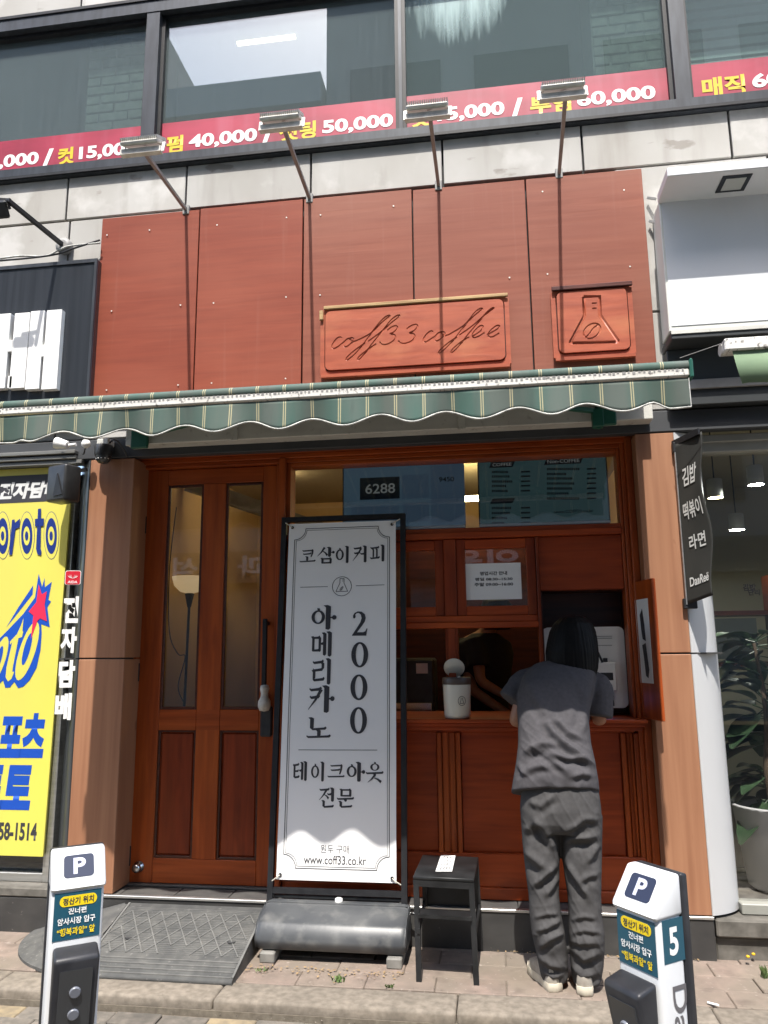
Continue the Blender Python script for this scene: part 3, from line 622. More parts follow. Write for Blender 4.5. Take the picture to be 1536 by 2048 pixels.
for col, x0, rows, wcol in ((0, 984, (944, 953, 963, 972, 982, 1016, 1026, 1036, 1046), 40), (1, 1094, (938, 948, 957, 967, 977, 987, 997), 66)):
    for ry in rows:
        mb = MB(); x = x0; e = x0+wcol*rl.uniform(.55, 1)
        while x < e:
            u = rl.uniform(3.4, 5); a = spx(x, ry-2.4, x+u-1.2, ry+2.4); mb.box(a[0], a[2], .2990, .2998, a[1], a[3]); x += u
        a = spx(x0+(58 if col == 0 else 80), ry-2.5, x0+(76 if col == 0 else 98), ry+1.5); mb.box(a[0], a[2], .2990, .2998, a[1], a[3])
        mb.build('menu_line', MT['scr_dark'], t2)
text('www.COFF33.co.kr', spx(1108, 1018, 1186, 1027), MT['scr_dark'], t2, y=.2984, bold=.02)
# opening-hours notice
nb = W(933, 1200, .183); ne = W(1041, 1125, .183)
no = thing('notice', 'white paper notice of opening hours taped to the sash', 'notice', ((nb.x+ne.x)/2, .183, nb.z))
MB().box(nb.x, ne.x, .1835, .1845, nb.z, ne.z).build('sheet', MT['paper'], no)
def npx(x0, y0, x1, y1): a, b = W(x0, y1, .182), W(x1, y0, .182); return (a.x, a.z, b.x, b.z)
text('영업시간 안내', npx(960, 1142, 1014, 1151), MT['ink'], no, y=.1828, bold=.03)
text('평일 08:30~15:30', npx(950, 1154, 1025, 1162), MT['ink'], no, y=.1828, bold=.03)
text('주말 09:00~16:00', npx(949, 1164, 1026, 1173), MT['ink'], no, y=.1828, bold=.03)
# ================================================================ striped awning
def stripe_mat(name):
    m = mat(name, lin(74, 126, 112, .46), lin(116, 130, 121, .46), (7, 3, 1.2), 7, .30, .60, rough=.75, dirt=[(lin(112, 120, 108, .5), (4, 4, 1.2), .52, .75, .6), (lin(60, 84, 76, .5), (14, 5, 3), .58, .74, .5)])
    n = m.node_tree.nodes; l = m.node_tree.links; p = n['Principled BSDF']; src = p.inputs['Base Color'].links[0].from_socket
    geo = n.new('ShaderNodeNewGeometry'); sep = n.new('ShaderNodeSeparateXYZ'); l.new(geo.outputs['Position'], sep.inputs[0])
    def mth(op, a, b=None):
        q = n.new('ShaderNodeMath'); q.operation = op
        for i, v in ((0, a), (1, b)):
            if v is None: continue
            if isinstance(v, (int, float)): q.inputs[i].default_value = v
            else: l.new(v, q.inputs[i])
        return q.outputs[0]
    a = mth('FRACT', mth('DIVIDE', mth('ADD', sep.outputs[0], 10.047), .1165))
    s1 = mth('LESS_THAN', mth('ABSOLUTE', mth('SUBTRACT', a, .07)), .018); s2 = mth('LESS_THAN', mth('ABSOLUTE', mth('SUBTRACT', a, .145)), .018)
    f = mth('MULTIPLY', mth('ADD', s1, s2), .72)
    x = n.new('ShaderNodeMix'); x.data_type = 'RGBA'; l.new(f, x.inputs[0]); l.new(src, x.inputs[6]); x.inputs[7].default_value = c4(lin(226, 214, 168, .62))
    l.new(x.outputs[2], p.inputs['Base Color']); return m
MT['awning_cloth'] = stripe_mat('awning_cloth')
defm('piping', (.6, .6, .56), (.3, .3, .28), (30, 30, 30), rough=.7)
defm('green_plastic', lin(30, 110, 88, .6), rough=.5)
AX0, AX1, AY = -2.14, .792, -1.0
aw = thing('awning', 'faded green striped awning with a wavy valance over the wooden shopfront', 'awning', ((AX0+AX1)/2, -.5, 2.3))
n = 60
rings = []
for i in range(n+1):                                    # sloping canopy, slightly sagging, rolled over the front bar
    x = AX0+(AX1-AX0)*i/n; pts = []
    prof = [(-.06, 2.735), (-.30, 2.672), (-.55, 2.612), (-.80, 2.560), (-.985, 2.512), (-1.008, 2.503), (-1.018, 2.488), (-1.014, 2.474)]
    s = .004*math.sin(i*.9)
    top = [Vector((x, y, z-s*(1 if -.9 < y < -.1 else 0))) for y, z in prof]
    rings.append(top+[v+Vector((0, .002, -.003)) for v in reversed(top)])
MB().loft(rings).build('canopy', MT['awning_cloth'], aw)
serr = MB(); q_ = random.Random(6); x = AX0+.01
while x < AX1-.03:
    w_ = q_.uniform(.006, .013); serr.box(x, x+w_, -1.0135, -1.0125, 2.464-q_.uniform(0, .006), 2.4705); x += w_+q_.uniform(.006, .012)
rb = MB().bbox(AX0, AX1-.008, -1.012, -.962, 2.441, 2.471, .004).build('front_rail', MT['white_metal'], aw)
serr.build('rail_grime', MT['grey_metal'], rb)['kind'] = 'stuff'
MB().bbox(AX0-.012, AX0-.001, -1.024, -.955, 2.43, 2.506, .006).build('end_cap', MT['green_plastic'], aw)
MB().bbox(AX1-.0075, AX1+.006, -1.026, -.955, 2.428, 2.508, .006).build('end_cap', MT['green_plastic'], aw)
lam = .2765; cr0 = W(759, 827, -1.0).x
def hem(x):
    zb = 2.333+.0205*math.cos(2*math.pi*(x-cr0)/lam)
    e = min(max((x-(AX1-.165))/.08, 0), 1); f_ = min(max(((AX0+.16)-x)/.08, 0), 1); k = max(e, f_); k = k*k*(3-2*k)
    return zb*(1-k)+2.318*k
va = []; edge = []
N = 300
for i in range(N+1):
    x = AX0+.004+(AX1-.014-AX0-.004)*i/N; zb = hem(x); col = []
    for j in range(9):
        t = j/8; z = 2.4365+(zb-2.4365)*t
        yy = -1.004+t*(.010*math.sin(2*math.pi*(x-cr0)/lam+.6)+.006*math.sin(x*23)+.006*math.sin(x*9+2))
        col.append(Vector((x+t*.006*math.sin(x*11), yy, z)))
    va.append(col+[v+Vector((0, .0016, 0)) for v in reversed(col)]); edge.append(col[-1]+Vector((0, .0005, -.001)))
vo = MB().loft(va).build('valance', MT['awning_cloth'], aw)
MB().tube(edge[::2], .0038, 6).build('hem_piping', MT['piping'], vo)
MB().tube([edge[-1], Vector((AX1-.010, -1.004, 2.434))], .002, 5).build('side_piping', MT['piping'], vo)
MB().bbox(-1.995, .835, -.10, .0-.005, 2.545, 2.650, .004).build('cassette', MT['cream_metal'], aw)
MB().tube([(-1.99, -.07, 2.70), (.83, -.07, 2.70)], .035, 12).build('roller', MT['white_metal'], aw)
for x in (-1.365, -.13, -1.97):
    p = .02; MB().bbox(x-p, x+p, -.112, -.1005, 2.538, 2.66, .003).build('cassette_clip', MT['cream_metal'], aw)
for xa, xm, xe in ((-1.9, -1.3, -1.75), (.6, .05, .45)):
    MB().bar((xa, -.08, 2.60), (xm, -.52, 2.545), .03, .02).bar((xm, -.52, 2.545), (xe, -.97, 2.46), .028, .02).build('folding_arm', MT['green_plastic'], aw)
    MB().bbox(xa-.05, xa+.05, -.135, -.1125, 2.515, 2.63, .006).build('arm_bracket', MT['green_plastic'], aw)
MB().bbox(.53, .585, -.15, -.101, 2.505, 2.60, .004).tube([(.56, -.125, 2.5), (.56, -.125, 2.62)], .012, 8).build('gear_box', MT['green_plastic'], aw)
# ================================================================ left shop
ts = thing('tobacco_sign', 'black lightbox sign with thick white raised letters left of the plywood board', 'sign', (-2.9, 0, 2.8))
defm('sign_black', (.024, .027, .032), (.036, .040, .047), (26, 5, .9), 7, .35, .75, rough=.22, coat=.3)
MB().bbox(-4.5, -2.262, -.045, .012, 2.70, 3.722, .004).build('box', MT['sign_black'], ts)
MB().box(-4.5, -2.2615, -.053, -.0455, 3.70, 3.7225).box(-2.277, -2.2615, -.054, -.0455, 2.70, 3.6995).build('rim', MT['frame_dark'], ts)
defm('letter_white', (.80, .80, .78), rough=.4)
def lb(px0, px1, py0, py1):
    m_ = (py0+py1)/2; a = W(px0, m_, -.085); b = W(px1, m_, -.085); return (a.x, b.x, -.085, -.046, W((px0+px1)/2, py1, -.085).z, W((px0+px1)/2, py0, -.085).z)
LT = MB()
for q in ((55.5, 83, 622, 778), (88, 118, 620, 778), (23.5, 54, 626, 776)): LT.bbox(*lb(*q), .002)
for q in ((82.8, 88.2, 690, 713), (14.8, 23.7, 680, 703), (14.8, 23.7, 752, 776)): LT.bbox(*lb(*q), .002)
LT.bbox(*lb(-16, 15, 628, 777), .002); LT.build('raised_letter', MT['letter_white'], ts)
# black lamp left of it
bl_ = thing('flood_lamp', 'black flood lamp on a slanting arm above the black lightbox sign', 'lamp', W(128, 492, 0))
c = W(128, 492, -.01); e = W(15, 400, -.45)
MB().lathe([(.05, -.02), (.05, .01), (.03, .02)], c, 14, M=Matrix.Rotation(R(90), 3, 'X')).build('wall_plate', MT['grey_metal'], bl_)
MB().bar(c, e, .022, .022).build('arm', MT['black_metal'], bl_)
h = W(5, 420, -.42)
Mh = Matrix.Translation(h) @ Matrix.Rotation(R(35), 4, 'X')
MB().bbox(-.10, .035, -.012, .012, -.045, .05, .01, Mh).build('head', MT['black_plastic'], bl_)
MB().bar(h+Vector((.045, 0, .0)), e, .006, .02).bar(h+Vector((-.05, -.01, .065)), h+Vector((.045, 0, .055)), .006, .02).build('bracket', MT['black_metal'], bl_)
for nm, m_, pts, lb_ in (('cable', 'black_plastic', [(-20, 523), (60, 516), (115, 508), (150, 496), (200, 480)], 'black cable running along the top of the black lightbox sign'),
                    ('cable', 'piping', [(-20, 520), (40, 512), (90, 512), (118, 500), (140, 492), (200, 486)], 'pale cable looped along the top of the black lightbox sign')):
    MB().tube(catmull([W(a, b, -.03-.01*i % .02) for i, (a, b) in enumerate(pts)], 5), .006, 6).build(nm, MT[m_], None, label=lb_, cat='cable')
# tobacco shop front
tsf = thing('tobacco_shopfront', 'grey metal and glass front of the shop behind the yellow sign', 'shopfront', (-3.2, .1, .2))
defm('shutter', (.20, .20, .19), (.15, .15, .14), (3, 3, 20), rough=.5, metal=.3)
MB().bbox(-5, -2.30, -.02, .05, 2.476, 2.4985, .003).build('shutter_box', MT['shutter'], tsf)
for k in range(3): MB().bbox(-5, -2.33, -.045+.012*k, .0, 2.53-.028*k, 2.552-.028*k, .003).build('shutter_rail', MT['shutter'], tsf)
MB().box(-5, -2.37, .11, .116, .216, 2.44).build('pane', MT['glass'], tsf)
MB().bbox(-2.42, -2.37, .06, .12, .216, 2.44, .003).build('frame', MT['alu'], tsf)
MB().bbox(-5, -2.42, .06, .12, .216, .26, .003).build('bottom_rail', MT['alu'], tsf)
MB().box(-5, -2.37, .8, .82, .0, 2.6).build('back_wall', MT['room_dark'], tsf)
# yellow lottery sign
defm('yellow_sign', lin(246, 238, 105, .72), lin(240, 230, 110, .7), (2, 2, 1), rough=.4)
defm('blue_print', lin(28, 88, 200, .7), rough=.4); defm('navy_print', lin(30, 56, 140, .7), rough=.4); defm('pink_print', lin(250, 50, 90, .7), rough=.4)
ys = thing('lottery_sign', 'tall yellow sheet sign with blue lettering and a red star', 'sign', (-2.9, .03, .35))
YS = .03
xr = lambda z: -2.378-(2.47-z)*.012
MB().prism([(-4.2, .352), (xr(.352), .352), (xr(2.445), 2.472), (-4.2, 2.472)], YS, YS+.012).build('sheet', MT['yellow_sign'], ys)
sp_ = lambda px, py: (W(px, py, YS).x, W(px, py, YS).z)
def shp(name, m, pts, k): MB().poly([sp_(*p) for p in pts], YS-.0008*k).build(name, MT[m], ys)
def el(cx, cy, rx, ry, tilt=0, n=28): return [(cx+rx*math.cos(t)+tilt*ry*math.sin(t), cy-ry*math.sin(t)) for t in [2*math.pi*i/n for i in range(n)]]
shp('black_band', 'ink', [(-120, 1013), (135, 1001), (138, 946), (-120, 959)], 1)
text('전자담배', (sp_(-4, 1000)[0], sp_(40, 998)[1], sp_(122, 990)[0], sp_(40, 964)[1]), MT['grey_print'], ys, y=YS-.0018, bold=.05, shear=.2)
for cx in (103, 54, 6):
    shp('oval', 'navy_print', el(cx, 1071, 15.5, 48), 1); shp('oval', 'yellow_sign', el(cx, 1071, 14.6, 46.8), 2)
    shp('oval', 'navy_print', el(cx, 1072, 11.2, 36), 3); shp('oval', 'yellow_sign', el(cx, 1072, 6.6, 19), 4); shp('oval', 'navy_print', el(cx, 1072, 3.4, 9.5), 5)
shp('letter_stem', 'navy_print', [(77, 1018), (83, 1017), (82, 1097), (84, 1103), (83, 1111), (76, 1109), (73, 1098)], 6); shp('letter_bar', 'navy_print', [(71, 1038), (89, 1037), (88, 1052), (71, 1053)], 7)
shp('letter_stem', 'navy_print', [(25, 1040), (30, 1039), (31, 1046), (41, 1037), (40, 1055), (32, 1058), (25, 1110), (19, 1110)], 6)
z6 = lambda pts: [(a/6.4, 1120+b/6.4) for a, b in pts]
shp('burst', 'blue_print', z6([(80,865),(240,600),(425,325),(418,440),(300,590),(190,730)]), 1)
shp('burst', 'blue_print', z6([(-60,1060),(100,900),(300,690),(450,480),(497,175),(540,345),(572,230),(575,350),(665,280),(620,510),(655,530),(608,605),(638,860),(530,820),(535,950),(520,1150),(470,1380),(380,1540),(300,1620),(235,1640),(185,1560),(130,1630),(70,1635),(40,1540),(-60,1640)]), 2)
shp('oval', 'yellow_sign', [(a/6.4, 1120+b/6.4) for a, b in el(352, 1165, 105, 375, .30)], 3)
shp('oval', 'blue_print', [(a/6.4, 1120+b/6.4) for a, b in el(350, 1140, 42, 205, .26)], 4)
shp('letter_stem', 'yellow_sign', z6([(305,745),(290,905),(300,920),(285,985),(240,1000),(170,1360),(160,1430),(185,1430),(150,1520),(105,1555),(75,1500),(85,1380),(160,1050),(135,1085),(130,1045),(220,950),(270,840)]), 3)
shp('oval', 'yellow_sign', [(a/6.4, 1120+b/6.4) for a, b in el(-5, 1270, 80, 290, .30)], 3)
shp('oval', 'blue_print', [(a/6.4, 1120+b/6.4) for a, b in el(-8, 1260, 34, 160, .26)], 4)
shp('star', 'pink_print', z6([(500,310),(540,440),(605,400),(575,570),(605,785),(515,745),(485,780),(400,1010),(432,710),(372,660),(470,540)]), 5)
text('스포츠', (sp_(-52, 1515)[0], sp_(40, 1516)[1], sp_(89, 1470)[0], sp_(40, 1426)[1]), MT['blue_print'], ys, y=YS-.001, bold=.055, shear=.12)
text('토토', (sp_(-52, 1570)[0], sp_(40, 1620)[1], sp_(63, 1570)[0], sp_(40, 1530)[1]), MT['blue_print'], ys, y=YS-.001, bold=.055, shear=.12)
text('58-1514', (sp_(-3, 1668)[0], sp_(40, 1681)[1], sp_(74, 1660)[0], sp_(40, 1645)[1]), MT['ink'], ys, y=YS-.001, bold=.035)
# black box lamp, cctv dome, white bullet camera
bx = thing('box_lamp', 'black box shaped wall lamp in front of the yellow sign', 'lamp', W(118, 1000, -.08))
a = W(90, 1003, -.16); b = W(146, 928, -.16)
Mq = Matrix.Translation(((a.x+b.x)/2, -.12, (a.z+b.z)/2)) @ Matrix.Rotation(R(-20), 4, 'Z')
w2, h2 = (b.x-a.x)/2, (b.z-a.z)/2
o = MB().bbox(-w2, w2, -.05, .06, -h2, h2, .014, Mq, seg=3).build('case', MT['black_plastic'], bx)
MB().prism([(-w2*.1, -h2*.75), (w2*.85, -h2*.7), (w2*.2, h2*.5)], -.056, -.0505, Mq).build('reflector', MT['black_metal'], bx)
MB().bar((Mq @ Vector((0, .05, h2*.8))), (Mq @ Vector((.03, .13, h2*1.05))), .02).build('bracket', MT['black_metal'], bx)
dc = thing('dome_camera', 'black dome camera hanging over the left wood print pillar', 'camera', W(208, 920, -.06))
c = W(207, 908, -.06)
MB().lathe([(.045, .05), (.05, .045), (.05, -.0), (.046, -.012)], c, 20).build('body', MT['black_plastic'], dc)
MB().lathe([(.043, -.013), (.04, -.035), (.026, -.052), (.006, -.058)], c, 20).build('dome', MT['pillar_black'], dc)
for k in range(6): 
    t = R(-160+28*k); MB().lathe([(.005, -.002), (.005, .002)], c+Vector((.037*math.cos(t), .037*math.sin(t), -.032)), 8).build('led', MT['white_print'], dc)
MB().bbox(c.x-.035, c.x+.035, c.y-.02, .0-.005, c.z+.0505, c.z+.085, .004).build('mount', MT['cream_metal'], dc)
MB().tube(catmull([(c.x+.03, c.y, c.z+.06), (c.x+.07, c.y-.02, c.z+.075), (c.x+.10, c.y, c.z+.05), (c.x+.12, -.01, c.z-.01)], 5), .005, 6).build('cable', MT['black_plastic'], dc)
bc = thing('bullet_camera', 'small white bullet camera under the awning beside the black box lamp', 'camera', W(140, 900, -.1))
p0, p1, p2, p3 = W(113, 886, -.1), W(138, 891, -.1), W(152, 889, -.1), W(172, 888, -.1)
MB().tube([p0, p0.lerp(p1, .9)], [.034, .022], 14).build('lamp_cone', MT['white_print'], bc)
MB().tube([p1, p2], .010, 8).build('neck', MT['white_print'], bc); MB().lathe([(.004, .024), (.018, .02), (.026, .004), (.024, -.012), (.008, -.024)], p3, 14).build('head', MT['white_print'], bc)
MB().tube([p3, p3+Vector((-.02, .02, -.05)), p3+Vector((-.05, .06, -.04))], .004, 6).build('cable', MT['black_plastic'], bc)
# ================================================================ right shop
rs = thing('lightbox_sign', 'blank white lightbox sign with a hood at the upper right', 'sign', (1.8, 0, 2.97))
defm('acrylic', (.74, .75, .765), (.70, .71, .725), (2, 2, 1), rough=.4, dirt=((.5, .49, .46), (8, 8, 1.0), .62, .85, .35))
defm('cream_paint', (.68, .68, .62), rough=.5)
fx = .935
MB().bbox(fx, 3.2, -.15, .012, 2.985, 3.712, .004).build('box', MT['cream_paint'], rs)
MB().box(fx+.012, 3.2, -.1535, -.1505, 3.012, 3.708).build('face', MT['acrylic'], rs)
MB().bbox(fx-.006, 3.2, -.385, -.1495, 3.700, 3.748, .004).build('hood', MT['acrylic'], rs)
dl = MB().box(1.20, 1.34, -.345, -.205, 3.6955, 3.6995).build('downlight', MT['frame_dark'], rs); MB().box(1.222, 1.318, -.325, -.225, 3.693, 3.6952).build('downlight_lens', MT['lamp_glass'], dl)
for z in (3.80, 3.66): MB().bar((.915, .0, z+.03), (.95, -.03, z), .012).build('stay', MT['grey_metal'], rs)
defm('housing_dark', (.022, .026, .028), (.03, .034, .036), (3, 3, 3), rough=.55)
hs = thing('canopy_housing', 'dark band under the white lightbox with a pale metal edge', 'canopy', (2, 0, 2.62))
MB().bbox(.935, 4, -.06, .012, 2.62, 2.92, .004).build('band', MT['housing_dark'], hs)
MB().bbox(.93, 4, -.20, .012, 2.922, 2.962, .004).build('ledge', MT['housing_dark'], hs)
MB().box(.93, 4, -.206, -.2005, 2.948, 2.966).build('pale_edge', MT['cream_metal'], hs)
MB().bbox(.955, 4, -.075, -.0605, 2.70, 2.75, .003).build('rail', MT['grey_metal'], hs)
ra = thing('small_awning', 'plain pale green rolled awning at the right edge', 'awning', (1.8, -.4, 2.6))
a = W(1447, 692, -.45)
MB().bbox(a.x, 3.4, -.47, -.40, a.z-.028, a.z+.03, .006).build('front_rail', MT['white_metal'], ra)
MB().tube([(a.x-.002, -.40, a.z), (a.x+2, -.40, a.z)], .03, 12).build('roller', MT['cream_metal'], ra)
defm('green_cloth', lin(150, 178, 140, .55), lin(128, 156, 122, .55), (3, 3, 1.5), rough=.8)
q = []
for i in range(31):
    x = a.x+.035+i*.06; zb = W(1463, 768, -.46).z+.004*math.sin(i*1.3); s = .045*(1-i/30)
    q.append([Vector((x, -.455, a.z-.029)), Vector((x+.010, -.462+.004*math.sin(i), (a.z-.029+zb)/2)), Vector((x+.028 if i == 0 else x, -.458, zb)), Vector((x+.028 if i == 0 else x, -.456, zb)), Vector((x+.010, -.460+.004*math.sin(i), (a.z-.029+zb)/2)), Vector((x, -.453, a.z-.029))])
MB().loft(q).build('valance', MT['green_cloth'], ra)
MB().bar((a.x+.4, -.40, a.z), (a.x+.4, -.08, a.z+.05), .03).build('arm', MT['grey_metal'], ra)
MB().tube([W(1360, 716, -.3), W(1447, 686, -.44)], .002, 5).build('guy_wire', MT['grey_metal'], ra)
# snack shop window
ss = thing('snack_shopfront', 'glazed shopfront of the snack shop at the right edge', 'shopfront', (2, .15, .18))
defm('frame_beige', (.30, .30, .27), (.25, .25, .22), (4, 4, 4), rough=.5)
MB().bbox(1.10, 4, .07, .16, 2.40, 2.4885, .004).bbox(1.10, 4, .05, .16, 2.45, 2.4885, .003).build('head_frame', MT['frame_beige'], ss)
MB().bbox(1.10, 4, .07, .16, .178, .225, .004).build('bottom_frame', MT['frame_beige'], ss)
MB().box(1.10, 4, .12, .126, .226, 2.399).build('pane', MT['glass'], ss)
defm('room_olive', (.32, .30, .22), (.36, .34, .25), (1, 1, 1), rough=.9)
MB().box(1.0, 4, 3, 3.05, .1, 2.9).box(1.0, 1.02, .2, 3, .1, 2.9).box(4, 4.02, .2, 3, .1, 2.9).build('wall', MT['room_olive'], ss)
MB().box(1.0, 4, .16, 3.05, 2.80, 2.85).build('ceiling', MT['room_olive'], ss); MB().box(1.0, 4, .9, 3.05, .14, .177).build('floor', MT['floor_in'], ss)
MB().box(1.03, 2.6, 1.5, 1.8, 1.62, 1.65).box(1.03, 2.6, 1.5, 1.8, 1.28, 1.31).box(1.9, 1.95, 1.5, 1.8, .18, 1.9).build('shelf', MT['stain_dark'], ss)
MB().box(1.05, 1.75, 1.52, 1.53, 1.33, 1.6).build('menu_board', MT['room_ceiling'], ss)
MB().tube(catmull([(1.25, .9, 2.55), (1.32, .9, 2.35), (1.3, .9, 2.1)], 4), .004, 5).build('wire', MT['grey_metal'], ss)
text('김밥', (W(1486, 1180, .115).x, W(1486, 1182, .115).z, W(1512, 1180, .115).x, W(1486, 1168, .115).z), MT['ink'], ss, y=.115, bold=.03); text('단리', (W(1497, 1190, .115).x, W(1497, 1191, .115).z, W(1520, 1190, .115).x, W(1497, 1179, .115).z), MT['ink'], ss, y=.1146, bold=.03)
rp = random.Random(4)
defm('lamp_white', (1, 1, .95), emis=((.95, 1, .88), 110.0)); defm('lamp_yellow', (1, .9, .5), emis=((1, .85, .4), 30.0)); defm('shade_grey', (.35, .36, .34), rough=.4)
for px, py, dep, m_, lb_ in ((1512, 962, .7, 'lamp_white', 'nearest cylinder pendant lamp with a white glow in the snack shop'), (1431, 988, .75, 'lamp_yellow', 'cylinder pendant lamp with a yellow glow beside the white pillar'), (1474, 1052, 1.6, 'lamp_white', 'farthest and lowest pendant lamp in the snack shop')):
    c = W(px, py+8, dep); t = thing('pendant_lamp', lb_, 'lamp', c, 'pendant lamps in the snack shop')
    r_ = .045 if dep < 1 else .05
    MB().lathe([(r_, .0), (r_, .11), (r_*.9, .115)], c, 16, cap=False).lathe([(r_*.9, .115), (.002, .116)], c, 16).build('shade', MT['shade_grey'], t)
    MB().lathe([(r_*.93, .004), (.001, .0041)], c, 16, cap=False).build('lens', MT[m_], t)
    MB().tube([c+Vector((0, 0, .115)), (c.x, c.y, 2.80)], .004, 6).build('cord', MT['black_plastic'], t)
# potted rubber plant
pt = thing('rubber_plant', 'dark leafy rubber plant in a white pot behind the right window', 'plant', (1.36, .42, .18))
pc = Vector((1.42, .50, .178))
MB().lathe([(.13, 0), (.155, .02), (.20, .40), (.215, .415), (.20, .42), (.185, .38)], pc, 28, cap=False).lathe([(.0, .36), (.19, .36)], pc, 28, cap=False).build('pot', MT['pillar_white'], pt)
MB().lathe([(.001, .365), (.188, .366)], pc, 20, cap=False).build('soil', MT['asphalt'], pt)
defm('bark', (.10, .07, .045), (.07, .05, .03), (30, 30, 6), rough=.9)
MB().tube(catmull([pc+Vector((0, 0, .35)), pc+Vector((-.02, -.02, .6)), pc+Vector((.01, 0, .9)), pc+Vector((-.02, 0, 1.25))], 4), [.02]*5+[.015]*5+[.01]*3, 8).build('trunk', MT['bark'], pt)
defm('leaf', (.03, .06, .03), (.045, .085, .04), (6, 6, 6), rough=.3, coat=.3, rnd=.25)
for i in range(95):
    a_ = rp.uniform(0, 6.283); zz = rp.uniform(.42, 1.30); ln = rp.uniform(.15, .24); wd = ln*.33
    base = pc+Vector((0, 0, zz)); d_ = Vector((math.cos(a_), math.sin(a_)*(.6 if math.sin(a_) > 0 else .3), rp.uniform(-.5, .45))).normalized(); s_ = d_.cross(Vector((0, 0, 1))).normalized(); u_ = s_.cross(d_)
    rows = []
    for k in range(7):
        t = k/6; wk = wd*math.sin(math.pi*min(1, t*.93+.05))**.7; cpt = base+d_*(.06+ln*t)-Vector((0, 0, .06*t*t))
        rows.append([cpt-s_*wk+u_*wk*.25, cpt, cpt+s_*wk+u_*wk*.25])
    vs_ = [v for r_ in rows for v in r_]; fs_ = []
    for k in range(6):
        for j in range(2): q0 = k*3+j; fs_.append((q0, q0+1, q0+4, q0+3))
    mb = MB(); mb.add(vs_, fs_, True); mb.tube([base, base+d_*.07], .004, 4, cap=False); mb.build('leaf', MT['leaf'], pt, fixn=False)
# black cloth banner on the white pillar side
def bil(c, u, v): return (c[0]*(1-u)+c[1]*u)*(1-v)+(c[3]*(1-u)+c[2]*u)*v    # c = TL,TR,BR,BL ; v from top
def wavy(c, u, v):
    nrm = (c[1]-c[0]).cross(c[3]-c[0]).normalized()
    return bil(c, u, v)+nrm*(.010*math.sin(v*9+u*2)*u)+(c[1]-c[0])*(.06*math.sin(v*11+1)*u*(1 if u > .5 else 0))
def text_quad(body, ub, c, m, parent, bold=0.0, off=.004, rot=False):
    o = text(body, (0, 0, 1, 1), m, None, y=0, bold=bold); me = o.data; nrm = (c[1]-c[0]).cross(c[3]-c[0]).normalized()
    if nrm.y > 0: nrm = -nrm
    u0, v0, u1, v1 = ub
    for v in me.vertices: v.co = wavy(c, u0+(u1-u0)*v.co.x, v1+(v0-v1)*v.co.z)+nrm*off
    o.parent = parent; org = ORG.get(parent)
    if org is not None: me.transform(Matrix.Translation(-org))
    return o
C_ = [W(1349, 890, -.03), W(1398, 864, -.17), W(1431, 1190, -.17), W(1374, 1209, -.03)]
bb = thing('hanging_banner', 'black cloth banner with white words hung on the white pillar side', 'banner', C_[3])
defm('black_cloth', (.018, .019, .017), (.028, .029, .026), (6, 6, 3), rough=.8)
NU, NV = 14, 40; vs_ = [wavy(C_, i/NU, j/NV) for j in range(NV+1) for i in range(NU+1)]; fs_ = [(j*(NU+1)+i, j*(NU+1)+i+1, (j+1)*(NU+1)+i+1, (j+1)*(NU+1)+i) for j in range(NV) for i in range(NU)]
mb = MB(); mb.add(vs_, fs_, True); o = mb.build('cloth', MT['black_cloth'], bb, fixn=False); sm = o.modifiers.new('t', 'SOLIDIFY'); sm.thickness = .002; sm.offset = 0
for t_, (u0, v0, u1, v1) in (('김밥', (.22, .17, .80, .29)), ('떡볶이', (.16, .39, .88, .50)), ('라면', (.28, .60, .80, .69)), ('DanReë', (.18, .85, .92, .905))): text_quad(t_, (u0, v0, u1, v1), C_, MT['grey_print'], bb, bold=.02)
MB().bar(C_[0]+Vector((-.004, .02, .01)), C_[1]+Vector((0, 0, .004)), .012, .03).bbox(C_[0].x-.01, C_[0].x+.03, -.035, -.002, C_[0].z-.04, C_[0].z+.015, .003).build('top_bracket', MT['black_metal'], bb)
MB().bbox(C_[3].x-.015, C_[3].x+.05, -.03, -.002, C_[3].z-.02, C_[3].z+.03, .003).build('bottom_bracket', MT['black_metal'], bb)
MB().bar(C_[0], C_[3], .008).build('side_rod', MT['alu'], bb)
# ================================================================ building across the street (seen only as reflections)
ob = thing('opposite_building', 'dark office block across the street mirrored in the glass', 'building', (-2, -13, 0))
defm('opp_wall', (.30, .29, .27), (.36, .345, .32), (.5, .5, .5), rough=.8); defm('opp_glass', (.02, .025, .03), rough=.1); defm('opp_fascia', (.35, .36, .36), rough=.7)
MB().box(-8.2, -3.75, -20, -12, 0, 14.5).build('wall', MT['opp_wall'], ob)
MB().box(-8.2, -3.7, -20, -11.8, 14.5, 15.3).build('parapet', MT['opp_fascia'], ob)
MB().box(-16, -8.25, -20, -12, 0, 18).build('tower', MT['opp_wall'], ob)
for f in range(4):
    for k in range(2): MB().box(-7.8+k*2.1, -6.0+k*2.1, -11.98, -11.95, 4.2+f*2.7, 5.8+f*2.7).build('window', MT['opp_glass'], ob)
MB().box(-13.6, 8, -11.975, -11.6, 2.9, 3.6).build('sign_band', MT['sign_black'], ob)
Mo = Matrix(((-1, 0, 0, 0), (0, 0, 1, -11.59), (0, 1, 0, 0), (0, 0, 0, 1)))
text('내과 투석', (4.2, 3.0, 7.0, 3.5), MT['white_print'], ob, M=Mo, bold=.03)
text('의원', (-.6, 3.0, .9, 3.5), MT['white_print'], ob, M=Mo, bold=.03)
ob2 = thing('opposite_building', 'taller brown tower across the street mirrored in the glass', 'building', (8, -13, 0))
MB().box(-3.6, 16, -20, -12.02, 0, 18).build('wall', MT['opp_wall'], ob2)
for f in range(5):
    for k in range(6): MB().box(-3.0+k*3.0, -.8+k*3.0, -12.01, -11.98, 4.4+f*2.4, 5.8+f*2.4).build('window', MT['opp_glass'], ob2)
